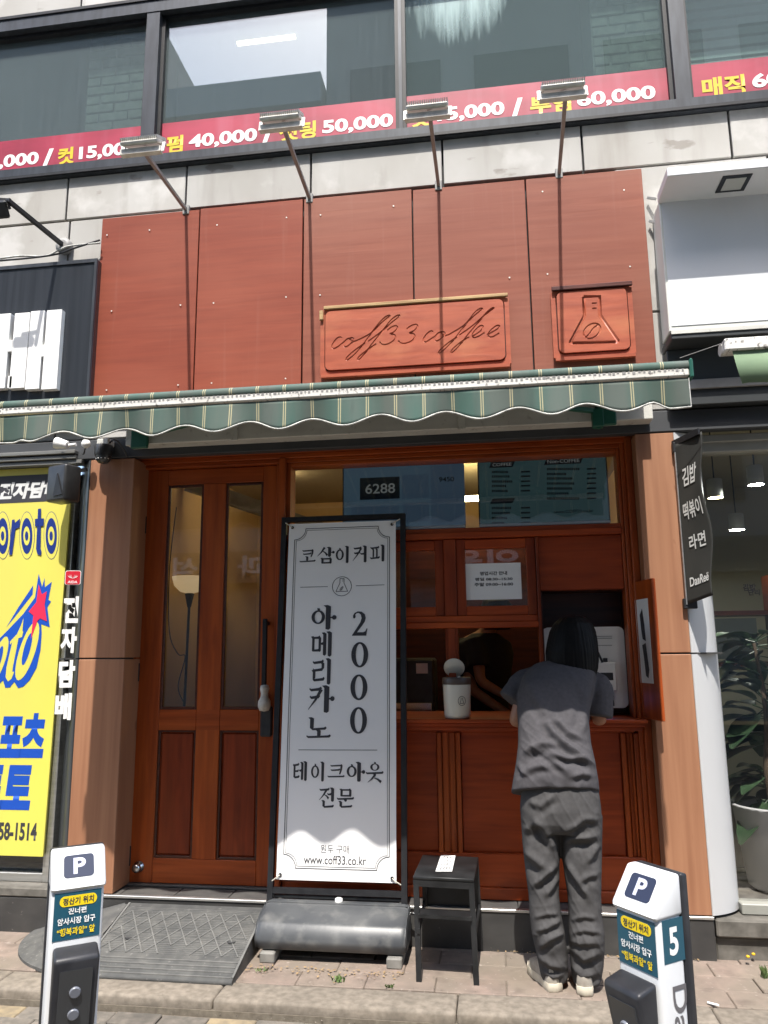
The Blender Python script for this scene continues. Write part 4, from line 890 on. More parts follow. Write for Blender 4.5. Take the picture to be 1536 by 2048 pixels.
setting(MB().box(-60, 60, -12, -9.001, -.12, -.07).build('far_road', MT['asphalt']))
# ================================================================ standing banner
def bev(o, off, seg=2, ang=30):
    bm = bmesh.new(); bm.from_mesh(o.data); bmesh.ops.remove_doubles(bm, verts=bm.verts[:], dist=1e-5)
    es = [e for e in bm.edges if len(e.link_faces) == 2 and e.calc_face_angle() > R(ang)]
    bmesh.ops.bevel(bm, geom=es, offset=off, segments=seg, affect='EDGES', profile=.5); bm.to_mesh(o.data); bm.free()
    for p in o.data.polygons: p.use_smooth = True
    return o
sb = thing('standing_banner', 'tall white standing banner for takeout coffee on a black water base', 'banner', (-.81, -.1, 0))
z0b, z1b, y0b, y1b = .19, 2.125, -.055, .112
def yb(z): return y0b+(z-z0b)/(z1b-z0b)*(y1b-y0b)
def BX(px, py):                                              # photo pixel -> point on the leaning banner plane
    d = ray(px, py); k = (y1b-y0b)/(z1b-z0b)
    t = (y0b+(CAM.z-z0b)*k-CAM.y)/(d.y-d.z*k); return CAM+d*t
lean = math.atan2(y1b-y0b, z1b-z0b); hyp = math.hypot(y1b-y0b, z1b-z0b)
tl, tr, brr, bll = BX(585, 1048), BX(795, 1043), BX(790, 1767), BX(548, 1756)
bx0 = (tl.x+bll.x)/2; bx1 = (tr.x+brr.x)/2; bz0 = (bll.z+brr.z)/2; bz1 = (tl.z+tr.z)/2
# banner frame coordinates: u = x, v = distance up the slope ; matrix text-plane -> world
MBn = Matrix(((1, 0, 0, 0), (0, math.sin(lean), math.cos(lean), y0b), (0, math.cos(lean), -math.sin(lean), z0b), (0, 0, 0, 1)))
def BV(z): return (z-z0b)/math.cos(lean)
def ML(off): return MBn @ Matrix.Translation((0, 0, -off))      # off = towards the viewer
v0, v1 = BV(bz0), BV(bz1)
PXZ = lambda px, py: (BX(px, py).x, BV(BX(px, py).z))
def slab(mb, u0, u1, va_, vb_, o0, o1):
    c = [MBn @ Vector((u, v, -o)) for u in (u0, u1) for v in (va_, vb_) for o in (o0, o1)]
    return mb.add(c, [(0, 1, 3, 2), (4, 6, 7, 5), (0, 4, 5, 1), (2, 3, 7, 6), (0, 2, 6, 4), (1, 5, 7, 3)])
fxL, fxR = PXZ(536, 1700)[0], PXZ(806, 1700)[0]
fxL = (fxL+PXZ(575, 1060)[0])/2; fxR = (fxR+PXZ(808, 1060)[0])/2
vt = PXZ(690, 1036)[1]
for xx in (fxL, fxR): slab(MB(), xx-.014, xx+.014, -.06, vt+.014, -.018, .010).build('post', MT['black_metal'], sb)
slab(MB(), fxL+.0145, fxR-.0145, vt-.013, vt+.0135, -.017, .009).build('top_bar', MT['black_metal'], sb)
vb = PXZ(690, 1785)[1]
slab(MB(), fxL+.0145, fxR-.0145, vb-.013, vb+.013, -.017, .009).build('cross_bar', MT['black_metal'], sb)
# sheet with a slight billow
NU, NV = 12, 30
def bil_off(s, t): return .012+.006*math.sin(math.pi*s)*math.sin(math.pi*t)+.0015*math.sin(t*17+s*5)
vs_ = [MBn @ Vector((bx0+(bx1-bx0)*i/NU, v0+(v1-v0)*j/NV, -bil_off(i/NU, j/NV))) for j in range(NV+1) for i in range(NU+1)]
fs_ = [(j*(NU+1)+i, j*(NU+1)+i+1, (j+1)*(NU+1)+i+1, (j+1)*(NU+1)+i) for j in range(NV) for i in range(NU)]
mb = MB(); mb.add(vs_, fs_, True)
defm('banner_cloth', (.86, .855, .85), (.83, .825, .82), (2, 2, 1), rough=.45)
sheet = mb.build('sheet', MT['banner_cloth'], sb, fixn=False)
def on_sheet(me_pts, k): pass
def sheet_poly(mb, pts, k):
    """polygon given in (u,v), lifted k layers above the sheet"""
    vs = []
    for u, v in pts:
        s = (u-bx0)/(bx1-bx0); t = (v-v0)/(v1-v0); vs.append(MBn @ Vector((u, v, -bil_off(s, t)-.0012-.00012*k)))
    mb.add(vs, [tuple(range(len(pts)))])
def sheet_line(mb, pts, w, k=0, closed=False):
    P_ = list(pts)+([pts[0]] if closed else [])
    for i in range(len(P_)-1):
        a, b = Vector(P_[i]), Vector(P_[i+1]); d_ = (b-a); L = d_.length
        nseg = max(1, int(L/.08)); n_ = Vector((-d_.y, d_.x)).normalized()*w/2; e_ = d_.normalized()*w*.4
        for q in range(nseg):
            p, r_ = a+d_*(q/nseg), a+d_*((q+1)/nseg)
            if q == 0: p = p-e_
            if q == nseg-1: r_ = r_+e_
            sheet_poly(mb, [p+n_, p-n_, r_-n_, r_+n_], k+(i+q) % 3)
ink = MB()
for ins, w_ in ((.034, .0035), (.044, .0022)):
    o = rrect(bx0+ins, v0+ins+.02, bx1-ins, v1-ins+.004, .062-(ins-.034)*.4, 6, True); sheet_line(ink, o, w_, 0, True)
ink.build('border_print', MT['ink'], sheet)
# brush-serif glyph strokes, unit box
def gV(x, y0, y1, w=.13):
    w *= 1.36
    return [[(x-w*.85, y1-.005), (x-w*.1, y1+.01), (x+w*.5, y1-.05), (x+w*.46, y0+.06), (x+w*.12, y0), (x-w*.42, y0+.035), (x-w*.42, y1-.09)]]
def gH(x0, x1, y, w=.065, up=.03):
    w *= 1.55
    return [[(x0, y+w*.75), (x0+.05, y+w*.35), (x1-.12, y+up+w*.45), (x1-.04, y+up+w*.9), (x1, y+up+w*.2), (x1-.06, y+up-w*.55), (x0+.06, y-w*.55), (x0-.01, y+w*.1)]]
def gD(x0, y0, x1, y1, w0, w1):
    d_ = Vector((x1-x0, y1-y0)); n_ = Vector((-d_.y, d_.x)).normalized(); m_ = Vector((x0, y0))+d_*.5+n_*.03; wm = w0*.55+w1*.45
    a, b = Vector((x0, y0)), Vector((x1, y1)); return [[tuple(a+n_*w0/2), tuple(m_+n_*wm/2), tuple(b+n_*w1/2), tuple(b-n_*w1/2), tuple(m_-n_*wm/2), tuple(a-n_*w0/2)]]
def gO(cx, cy, rx, ry, ix=.52, iy=.78, tick=True):
    out = []; n_ = 28
    for i in range(n_):
        a, b = 2*math.pi*i/n_, 2*math.pi*(i+1)/n_
        out.append([(cx+rx*math.cos(a), cy+ry*math.sin(a)), (cx+rx*math.cos(b), cy+ry*math.sin(b)), (cx+rx*ix*math.cos(b), cy+ry*iy*math.sin(b)), (cx+rx*ix*math.cos(a), cy+ry*iy*math.sin(a))])
    if tick: out += [[(cx-.05, cy+ry+.09), (cx+.05, cy+ry+.07), (cx+.07, cy+ry-.02), (cx-.03, cy+ry-.02)]]
    return out
def gDot(x, y, r, xl): return [[(x+r*math.cos(t), y+r*1.05*math.sin(t)) for t in [2*math.pi*i/16 for i in range(16)]], [(xl, y-.025), (x, y-.035), (x, y+.03), (xl, y+.02)]]
def gB(x0, y0, x1, y1, w=.10): return gV(x0+w/2, y0-.02, y1+.03, w)+gV(x1-w/2, y0-.03, y1+.02, w)+gH(x0+.04, x1-.02, y1-.02, .06, 0)+gH(x0+.04, x1-.02, y0+.04, .06, 0)
GL = {
 '코': gH(.16,.84,.86)+gD(.79,.90,.70,.40,.13,.07)+gH(.20,.72,.62)+gV(.46,.12,.46,.11)+gH(.0,1,.08),
 '삼': gD(.42,.98,.02,.46,.13,.02)+gD(.30,.78,.58,.50,.04,.13)+gV(.70,.40,1,.14)+gDot(.92,.68,.075,.72)+gB(.26,.02,.82,.32),
 '이': gO(.30,.50,.28,.31)+gV(.82,.0,1,.15),
 '커': gH(.08,.60,.84)+gD(.58,.86,.02,.12,.13,.02)+gH(.10,.52,.56)+gH(.52,.82,.52,.06,0)+gV(.84,0,1,.15),
 '피': gH(.02,.62,.82)+gV(.21,.26,.78,.085)+gV(.45,.26,.78,.085)+gH(.0,.66,.22)+gV(.86,0,1,.15),
 '아': gO(.27,.52,.27,.28)+gV(.66,0,1,.16)+gDot(.91,.50,.09,.68),
 '메': gB(.02,.22,.44,.78,.10)+gH(.42,.62,.52,.06,0)+gV(.63,.04,.96,.13)+gV(.88,0,1,.15),
 '리': gH(.04,.60,.84)+gV(.55,.58,.86,.11)+gH(.06,.58,.55)+gV(.11,.20,.56,.11)+gH(.06,.66,.18)+gV(.86,0,1,.15),
 '카': gH(.04,.52,.84)+gD(.50,.86,.0,.12,.13,.02)+gH(.06,.46,.56)+gV(.70,0,1,.16)+gDot(.93,.52,.085,.72),
 '노': gV(.20,.44,.98,.13)+gH(.18,.82,.44)+gV(.50,.10,.42,.12)+gH(.0,1,.08),
 '테': gH(.02,.44,.80)+gV(.10,.16,.82,.11)+gH(.10,.42,.50,.06,0)+gH(.08,.48,.18)+gH(.44,.62,.52,.06,0)+gV(.65,.04,.96,.13)+gV(.89,0,1,.15),
 '크': gH(.16,.86,.86)+gD(.81,.90,.70,.28,.13,.08)+gH(.18,.74,.56)+gH(.0,1,.12),
 '웃': gO(.50,.78,.26,.19)+gH(.0,1,.46)+gV(.50,.28,.46,.11)+gD(.50,.36,.10,-.02,.12,.02)+gD(.48,.22,.86,.0,.04,.15),
 '전': gH(.04,.66,.88)+gD(.48,.90,.02,.36,.13,.02)+gD(.34,.64,.60,.44,.04,.13)+gH(.52,.80,.66,.06,0)+gV(.84,.28,1,.15)+gV(.30,.02,.36,.12)+gH(.28,.94,.03),
 '문': gB(.20,.60,.82,.98,.11)+gH(.0,1,.46)+gV(.50,.30,.46,.12)+gV(.22,.02,.34,.12)+gH(.20,.90,.03),
 '0': gO(.5,.5,.5,.5,.46,.86,False),
 '2': [[(.06,.72),(.04,.82),(.13,.93),(.34,1.0),(.58,.98),(.78,.88),(.84,.72),(.78,.57),(.62,.41),(.40,.22),(.31,.14),(.70,.14),(.82,.18),(.89,.29),(.95,.29),(.88,0),(.0,0),(.0,.03),(.30,.32),(.50,.54),(.58,.72),(.53,.86),(.40,.93),(.27,.92),(.18,.86),(.21,.78),(.17,.71)]]}
def glyph(ch, px0, py0, px1, py1):
    """photo box of one glyph -> printed strokes"""
    a = PXZ(px0, py1); b = PXZ(px1, py0); mb = MB()
    for k, st_ in enumerate(GL[ch]): sheet_poly(mb, [(a[0]+(b[0]-a[0])*x, a[1]+(b[1]-a[1])*y_) for x, y_ in st_], k % 7+(k > 6)*7)
    mb.build('lettering', MT['ink'], sheet, fixn=False)
z59 = lambda x, y_: (560+x/5.908, 1030+y_/5.908)
for ch, x0, y0, x1, y1 in (('코', 240, 405, 432, 570), ('삼', 442, 382, 655, 585), ('이', 660, 372, 832, 580), ('커', 862, 368, 1040, 572), ('피', 1070, 358, 1245, 562), ('아', 378, 1070, 680, 1365), ('메', 380, 1380, 628, 1680)):
    p, q = z59(x0, y0), z59(x1, y1); glyph(ch, p[0], p[1], q[0], q[1])
z52 = lambda x, y_: (520+x/2.2765, 1000+y_/2.2765)
for ch, x0, y0, x1, y1 in (('리', 238, 722, 330, 842), ('카', 222, 845, 342, 970), ('노', 216, 988, 328, 1086), ('2', 422, 508, 496, 620), ('0', 418, 648, 496, 764), ('0', 414, 795, 492, 912), ('0', 412, 943, 490, 1064)):
    p, q = z52(x0, y0), z52(x1, y1); glyph(ch, p[0], p[1], q[0], q[1])
z48 = lambda x, y_: (560+x/5.908, 1480+y_/5.908)
for ch, x0, y0, x1, y1 in (('테', 158, 250, 332, 480), ('이', 370, 255, 546, 488), ('크', 572, 280, 775, 450), ('아', 795, 258, 1015, 490), ('웃', 1022, 270, 1230, 492), ('전', 465, 560, 660, 790), ('문', 680, 578, 885, 790)):
    p, q = z48(x0, y0), z48(x1, y1); glyph(ch, p[0], p[1], q[0], q[1])
for a, b in ((z59(250, 860), z59(570, 852)), (z59(905, 842), z59(1235, 830)), (z48(230, 115), z48(1152, 118))): ln = MB(); sheet_line(ln, [PXZ(*a), PXZ(*b)], .0028); ln.build('rule_line', MT['ink'], sheet)
em = MB(); cc = Vector(PXZ(*z59(738, 848))); rr_ = .052
sheet_line(em, [(cc.x+rr_*math.cos(t), cc.y+rr_*math.sin(t)) for t in [2*math.pi*i/32 for i in range(32)]], .003, 0, True)
fk = [(-.011, .042), (.011, .042), (.011, .018), (.032, -.028), (-.032, -.028), (-.011, .018)]
sheet_line(em, [(cc.x+a, cc.y+b) for a, b in fk], .003, 3, True)
sheet_line(em, [(cc.x-.0015+.007*math.cos(t)+.005*math.sin(t), cc.y-.012+.010*math.sin(t)+.002*math.cos(t)) for t in [2*math.pi*i/14 for i in range(14)]], .0024, 6, True)
sheet_line(em, [(cc.x-.006, cc.y-.020), (cc.x+.004, cc.y-.003)], .002, 8); sheet_line(em, [(cc.x+.001, cc.y+.035), (cc.x+.007, cc.y+.035)], .002, 9); sheet_line(em, [(cc.x+.001, cc.y+.028), (cc.x+.007, cc.y+.028)], .002, 9)
em.build('flask_emblem', MT['ink'], sheet)
def sheet_text(body, a, b, bold):
    p, q = PXZ(a[0], b[1]), PXZ(b[0], a[1]); o = text(body, (p[0], p[1], q[0], q[1]), MT['ink'], None, M=Matrix.Identity(4), bold=bold)
    for v in o.data.vertices: u, w_ = v.co.x, v.co.y; v.co = MBn @ Vector((u, w_, -bil_off((u-bx0)/(bx1-bx0), (w_-v0)/(v1-v0))-.0012))
    o.parent = sheet; o.data.transform(Matrix.Translation(-ORG[sb]))
sheet_text('원두 구매', z48(485, 1240), z48(822, 1330), .0); sheet_text('www.coff33.co.kr', z48(288, 1372), z48(1022, 1455), .006)
defm('rope', (.6, .56, .48), rough=.9)
for (u, v, su, sv) in ((bx0+.02, v1-.022, -1, 1), (bx1-.02, v1-.022, 1, 1), (bx0+.02, v0+.022, -1, -1), (bx1-.02, v0+.022, 1, -1)):
    c = MBn @ Vector((u, v, -.0165)); MB().lathe([(.0085, -.001), (.0085, .001)], c, 12, M=Matrix.Rotation(R(90)-lean, 3, 'X')).build('eyelet', MT['black_metal'], sb)
    MB().tube([c+Vector((0, -.002, 0)), MBn @ Vector((u+su*.022, v+sv*.016, -.02)), MBn @ Vector((u+su*.042, v+sv*.03, -.008))], .0032, 6).build('tie', MT['rope'], sb)
# water tank base
defm('tank', (.042, .046, .052), (.066, .070, .074), (5, 5, 5), 6, rough=.42, dirt=[((.20, .197, .185), (12, 12, 14), .50, .72, .5), ((.14, .142, .14), (3, 3, 3), .45, .75, .6)])
X0t, X1t = G(497, 1890, .10).x, G(808, 1905, .10).x
prof = [(-.03, .055), (-.03, .205), (-.05, .213), (-.085, .211), (-.092, .203), (-.17, .185), (-.225, .160), (-.252, .125), (-.262, .09), (-.245, .050), (-.06, .045)]
tm = MB(); rings = []
for i, (fx_, sc_) in enumerate(((0, .86), (.012, .95), (.04, 1), (.5, 1), (.96, 1), (.988, .95), (1, .86))):
    x = X0t+(X1t-X0t)*fx_; cy, cz = -.15, .12; rings.append([Vector((x, cy+(y_-cy)*sc_, cz+(z_-cz)*sc_)) for y_, z_ in prof])
to = tm.loft(rings).build('water_tank', MT['tank'], sb); bev(to, .008, 2, 25)
MB().bbox(X0t+.03, X1t-.03, -.045, -.012, .2135, .228, .004).build('tank_lip', MT['tank'], sb)
defm('plinth', (.22, .21, .19), (.16, .155, .14), (14, 14, 14), rough=.8)
for xa in (X0t+.03, X1t-.09): MB().bbox(xa, xa+.07, -.27, -.03, -.0, .046, .006).build('foot', MT['plinth'], sb)
MB().lathe([(.018, -.01), (.02, 0), (.018, .012), (.008, .016)], (X0t+.36, -.06, .214), 12).build('filler_cap', MT['white_print'], sb)
MB().tube([(fxR+.015, -.05, .17), (fxR+.05, -.06, .17)], .007, 8).build('bolt', MT['steel'], sb)
# ================================================================ step stool
st = thing('step_stool', 'black metal step stool with a white paper label beside the banner', 'stool', (-.25, -.3, 0))
defm('stool_black', (.010, .0105, .011), (.022, .0225, .0235), (12, 12, 12), rough=.42, spec=.35)
zt = W(885, 1756, -.375).z
fl0, fr0 = G(838, 1966, 0), G(953, 1972, 0)
tfl, tfr, tbl, tbr = G(826, 1752, zt), G(948, 1758, zt), G(845, 1709, zt), G(957, 1714, zt)
top = [tfl, tfr, tbr, tbl]
mb = MB(); mb.add(top+[v-Vector((0, 0, .016)) for v in top], [(0, 1, 2, 3), (7, 6, 5, 4), (0, 4, 5, 1), (1, 5, 6, 2), (2, 6, 7, 3), (3, 7, 4, 0)]); bev(mb.build('seat', MT['stool_black'], st), .003, 1)
dz = Vector((0, 0, -.017)); ins = lambda a, b, k: a.lerp(b, k)
bl0 = Vector((tbl.x+.005, tbl.y+.015, 0)); br0 = Vector((tbr.x-.002, tbr.y+.015, 0))
legs = [(tfl+Vector((.012, .012, 0)), fl0+Vector((0, .012, 0))), (tfr+Vector((-.012, .012, 0)), fr0+Vector((0, .012, 0))), (tbl+Vector((.012, -.012, 0)), bl0), (tbr+Vector((-.012, -.012, 0)), br0)]
for a, b in legs: MB().bar(a+dz, b, .024, .022, up=(0, 1, 0)).build('leg', MT['stool_black'], st)
zs = W(885, 1832, -.39).z
kf = zs/zt
sf = [fl0.lerp(tfl, kf), fr0.lerp(tfr, kf), br0.lerp(tbr, kf), bl0.lerp(tbl, kf)]
sf = [Vector((v.x+(.014 if i in (0, 3) else -.014), v.y-(.012 if i < 2 else .012), zs)) for i, v in enumerate(sf)]; sf[2].y = sf[1].y+.085; sf[3].y = sf[0].y+.085
mb = MB(); mb.add(sf+[v-Vector((0, 0, .014)) for v in sf], [(0, 1, 2, 3), (7, 6, 5, 4), (0, 4, 5, 1), (1, 5, 6, 2), (2, 6, 7, 3), (3, 7, 4, 0)]); mb.build('step_tread', MT['stool_black'], st)
MB().bar(tfl+Vector((.02, .006, -.03)), tfr+Vector((-.02, .006, -.03)), .012, .026).build('apron', MT['stool_black'], st)
MB().box(bl0.x+.01, br0.x-.01, bl0.y-.004, bl0.y+.002, .06, .30).build('back_panel', MT['stool_black'], st)
for s in (0, 1):
    a, b = legs[s][1], legs[s+2][1]; MB().bar(Vector((a.x, a.y, .20)), Vector((b.x, b.y, .20)), .012, .02).build('side_rail', MT['stool_black'], st)
lp = [G(871, 1744, zt), G(904, 1744, zt), G(911, 1712, zt), G(882, 1711, zt)]
mb = MB(); mb.add([v+Vector((0, 0, .0025)) for v in lp], [(0, 1, 2, 3)]); lab = mb.build('paper_label', MT['paper'], st, fixn=False)
o = text('짐 두는 곳', (0, 0, 1, 1), MT['ink'], None, y=0, bold=.0)
for v in o.data.vertices:                                      # reads from the front edge backwards
    u, w_ = .08+.86*v.co.x, .18+.62*v.co.z; p = lp[1].lerp(lp[2], u).lerp(lp[0].lerp(lp[3], u), w_); v.co = p+Vector((0, 0, .0036))
o.parent = lab; o.data.transform(Matrix.Translation(-ORG[st]))
# ================================================================ rubber ramps
defm('rubber', (.065, .065, .063), (.095, .094, .088), (18, 18, 18), 6, rough=.75, bump=.3, dirt=[((.20, .19, .17), (7, 7, 7), .5, .75, .5), ((.26, .25, .23), (50, 50, 50), .62, .72, .5)])
fa, fb = G(200, 1950, .0), G(462, 1974, .0)
rx0, rx1, ry0 = -1.885, fb.x, -.515; rz1 = .158
rp_ = thing('rubber_ramp', 'worn rubber ramp with a raised criss-cross tread before the wooden door', 'ramp', (-1.45, -.25, 0))
mb = MB(); prof = [(ry0, -.002), (ry0, .014), (ry0+.13, .052), (-.012, rz1), (-.012, -.002)]
mb.loft([[Vector((x, y_, z_)) for y_, z_ in prof] for x in (rx0, rx1)], smooth=False); ro = mb.build('body', MT['rubber'], rp_); bev(ro, .004, 1)
def rz(y_): return .014+(y_-ry0)/.13*(.052-.014) if y_ < ry0+.13 else .052+(y_-ry0-.13)/(-.012-ry0-.13)*(rz1-.052)
tread = MB()
def rib(x0, y0_, x1, y1_, w=.006, h=.006): tread.bar((x0, y0_, rz(y0_)+h*.3), (x1, y1_, rz(y1_)+h*.3), w, h)
for k in range(4): rib(rx0+.012, ry0+.02+k*.03, rx1-.012, ry0+.02+k*.03, .008)
cw, ch_ = .076, .058; ya = ry0+.145
nx = int((rx1-rx0-.02)/cw)
for j in range(5):
    for i in range(nx):
        x = rx0+.012+i*cw+(cw/2 if j % 2 else 0); y_ = ya+j*ch_
        if x+cw > rx1-.005 or y_+ch_ > -.02: continue
        if j == 0 and i in (4, 5): continue
        rib(x, y_, x+cw*.5, y_+ch_); rib(x+cw*.5, y_+ch_, x+cw, y_); rib(x+.012, y_+.006, x+cw-.012, y_+.006, .004, .004)
        rib(x+cw*.25+.006, y_+ch_*.5, x+cw*.75-.006, y_+ch_*.5, .004, .004)
for k in range(26):
    yk = ya+.004+k*.0125
    if yk < -.03: rib(rx0+.014, yk, rx1-.014, yk, .0035, .0025)
rib(rx0+.005, ry0+.02, rx0+.005, -.02, .010); rib(rx1-.005, ry0+.02, rx1-.005, -.02, .010)
defm('rubber_dusty', (.11, .11, .105), (.16, .158, .148), (18, 18, 18), rough=.8)
tr_ = tread.build('tread_ribs', MT['rubber_dusty'], rp_); tr_['kind'] = 'stuff'
for x in (rx0+.13, rx1-.09): MB().lathe([(.02, .0), (.02, .003)], (x, -.27, rz(-.27)), 12).build('bolt_hole', MT['joint'], rp_)
rc = thing('rubber_ramp', 'rounded rubber corner ramp at the left end of the criss-cross ramp', 'ramp', (-2.0, -.2, 0))
cxr = rx0-.004; rings = []
for rad, hh in ((.50, .0), (.50, .014), (.40, .045), (.395, .052), (.33, .066), (.325, .074), (.26, .088), (.255, .096), (.18, .112), (.02, .155)):
    rings.append([Vector((cxr-rad*math.sin(R(90)*k/20), -.012-rad*math.cos(R(90)*k/20), hh)) for k in range(21)])
mb = MB(); n_ = 21; vs_ = [v for r_ in rings for v in r_]; mb.add(vs_, [(i*n_+k, i*n_+k+1, (i+1)*n_+k+1, (i+1)*n_+k) for i in range(len(rings)-1) for k in range(n_-1)], False)
mb.build('body', MT['rubber'], rc, fixn=False)
for k in (20, 50, 78): MB().lathe([(.018, .0), (.018, .003)], (cxr-.3*math.sin(R(k)), -.012-.3*math.cos(R(k)), .082), 12).build('bolt_hole', MT['joint'], rc)
# ================================================================ parking bollards
defm('boll_white', (.62, .63, .64), (.57, .58, .59), (3, 3, 3), rough=.45, dirt=[((.42, .41, .38), (14, 14, 4), .56, .76, .4), ((.25, .24, .22), (60, 60, 30), .68, .74, .5)])
defm('boll_grey', (.50, .52, .52), rough=.35); defm('boll_black', (.016, .0165, .020), (.026, .0265, .03), (14, 14, 14), rough=.45, spec=.4)
defm('teal', lin(38, 92, 112, .7), rough=.35); defm('navy', lin(52, 60, 84, .7), rough=.55, spec=.25); defm('pprint', lin(206, 208, 232, .8), rough=.4); defm('sticker_yellow', lin(250, 218, 30, .8), rough=.4)
defm('lens_grey', (.16, .17, .20), rough=.3); defm('visor', (.04, .043, .047), rough=.18); defm('print_grey', lin(120, 118, 122, .6), rough=.4)
def bollard(label, px, py, rzdeg, num):
    H = .855; top = G(px, py, H-.06)
    t = thing('parking_bollard', label, 'bollard', (top.x, top.y, -.06), 'parking bollards in the foreground', R(rzdeg))
    w_ = .080
    def ext(name, m, poly, x0, x1, off, seg, par=t):
        mb = MB(); n_ = len(poly); vs = [Vector((x, y_, z_)) for x in (x0, x1) for y_, z_ in poly]
        mb.add(vs, [tuple(range(n_))[::-1], tuple(range(n_, 2*n_))]+[(i, (i+1) % n_, (i+1) % n_+n_, i+n_) for i in range(n_)])
        o = mb.build(name, MT[m], par, local=True)
        return bev(o, off, seg) if off else o
    body = ext('body', 'boll_white', [(-.055, 0), (-.055, H-.10), (.042, H-.10), (.042, 0)], -w_+.004, w_-.004, .014, 3)
    ext('back_spine', 'boll_black', [(.0425, 0), (.0425, H), (.068, H-.002), (.068, 0)], -w_-.001, w_+.001, .006, 2)
    ext('head', 'boll_white', [(-.062, H-.108), (-.063, H-.092), (.006, H), (.0415, H), (.0415, H-.104)], -w_, w_, .009, 3)
    # P sign on the sloping face
    sl = Vector((0, .069, .092)); L = sl.length; sl /= L; nr = Vector((0, -sl.z, sl.y)); o0 = Vector((0, -.063, H-.092))
    Mp = Matrix(((1, 0, 0, 0), (0, nr.y, sl.y, o0.y), (0, nr.z, sl.z, o0.z), (0, 0, 0, 1)))          # x, normal, up-slope
    so = MB().prism(rrect(-.044, .024, .044, .094, .011), .0008, .0018, Mp).build('parking_sign', MT['navy'], t, local=True)
    Mt = Mp @ Matrix(((1, 0, 0, 0), (0, 0, 1, .0026), (0, 1, 0, 0), (0, 0, 0, 1)))
    text('P', (-.016, .034, .020, .084), MT['pprint'], so, M=Mt, bold=.03, local=True)
    zt_ = H-.112; zb_ = zt_-.134
    stk = MB().box(-.0675, .0675, -.0565, -.0555, zb_, zt_).build('sticker', MT['teal'], t, local=True)
    MB().prism(rrect(-.052, zt_-.040, .055, zt_-.010, .014), -.0576, -.0568, None).build('sticker_badge', MT['sticker_yellow'], stk, local=True)
    T = lambda b, x0, z0_, x1, z1_, m: text(b, (x0, zt_-z1_, x1, zt_-z0_), MT[m], stk, y=-.0584, bold=.025, local=True)
    T('정산기 위치', -.043, .015, .046, .035, 'ink'); T('건너편', -.026, .045, .026, .063, 'white_print'); T('암사시장 입구', -.055, .071, .053, .091, 'white_print'); T('“행복과일” 앞', -.055, .100, .053, .122, 'sticker_yellow')
    # side number and lettering
    Ms = Matrix(((0, 0, 1, w_-.0035), (1, 0, 0, 0), (0, 1, 0, 0), (0, 0, 0, 1)))                      # text plane -> right side
    s2 = not num or MB().box(w_-.0042, w_-.0032, -.038, .041, H-.215, H-.108).build('number_sticker', MT['teal'], t, local=True)
    if num: text(num, (-.016, H-.198, .018, H-.128), MT['white_print'], s2, M=Matrix.Translation((.001, 0, 0)) @ Ms, bold=.03, local=True)
    o = text('Da', (0, 0, .115, .052), MT['print_grey'], t, M=Matrix.Identity(4), bold=.012, local=True)
    for v in o.data.vertices: x, y_ = v.co.x, v.co.y; v.co = Vector((w_-.0028, -.016+y_, H-.272-x))
    # sensor housing with hood
    zh = zb_-.014
    hood = ext('sensor_hood', 'boll_black', [(-.056, zh), (-.125, zh-.016), (-.128, zh-.03), (-.082, zh-.23), (-.082, zh-.27), (-.056, zh-.27)], -.064, .064, .010, 3)
    ext('sensor_window', 'visor', [(-.0835, zh-.235), (-.110, zh-.055), (-.1285, zh-.05), (-.0875, zh-.235)], -.046, .046, 0, 0, hood)
    fn = Vector((0, -.98, -.2)).normalized()
    for zz in (zh-.115, zh-.180):
        yy = -.128+(zh-.03-zz)/.20*.046-.004; MB().lathe([(.0165, -.004), (.0165, .004), (.014, .006)], (0, yy-.002, zz), 18, M=Matrix.Rotation(R(103), 3, 'X')).build('sensor_lens', MT['lens_grey'], hood, local=True)
    ext('base_plate', 'boll_black', [(-.10, 0), (-.10, .008), (.12, .008), (.12, 0)], -.12, .12, 0, 0)
    return t
bollard('white parking bollard at the left, facing the viewer, dark visor below its blue sticker', 158, 1697, 35, None)
bollard('white parking bollard at the right with the number 5 on its side', 1293, 1738, -53, '5')
# ================================================================ things on the counter
ct = 1.0602
bn = thing('straw_bin', 'small white round bin with a brown rim and open lid on the counter', 'bin', (-.197, .105, ct))
cb = W(915, 1432, .105); cb = Vector((cb.x, .105, ct))
defm('ivory', (.66, .63, .54), (.6, .57, .48), (5, 5, 5), rough=.3, coat=.3); defm('brown_plastic', (.075, .055, .045), rough=.45)
MB().lathe([(.05, 0), (.064, .004), (.068, .02), (.072, .165), (.0715, .17)], cb, 28).build('body', MT['ivory'], bn)
MB().lathe([(.0735, .1705), (.075, .176), (.075, .20), (.070, .206)], cb, 28).build('rim', MT['brown_plastic'], bn)
Ml = Matrix.Rotation(R(-62), 3, 'X') @ Matrix.Rotation(R(-18), 3, 'Z')
MB().lathe([(.001, .0), (.052, .0), (.055, .004), (.050, .008), (.001, .009)], cb+Vector((-.012, .02, .252)), 24, cap=False, M=Ml).build('lid', MT['ivory'], bn)
MB().box(cb.x+.004, cb.x+.02, .10, .115, cb.z+.2, cb.z+.212).build('hinge', MT['ivory'], bn)
Me = Matrix.Translation((cb.x, cb.y, cb.z+.09)) @ Matrix.Rotation(R(22), 4, 'Z')
e_ = MB()
for k in range(20):
    a, b = R(18*k), R(18*k+18); e_.poly([(.021*math.cos(a), .024*math.sin(a)), (.021*math.cos(b), .024*math.sin(b)), (.0185*math.cos(b), .0215*math.sin(b)), (.0185*math.cos(a), .0215*math.sin(a))], -.0735, Me)
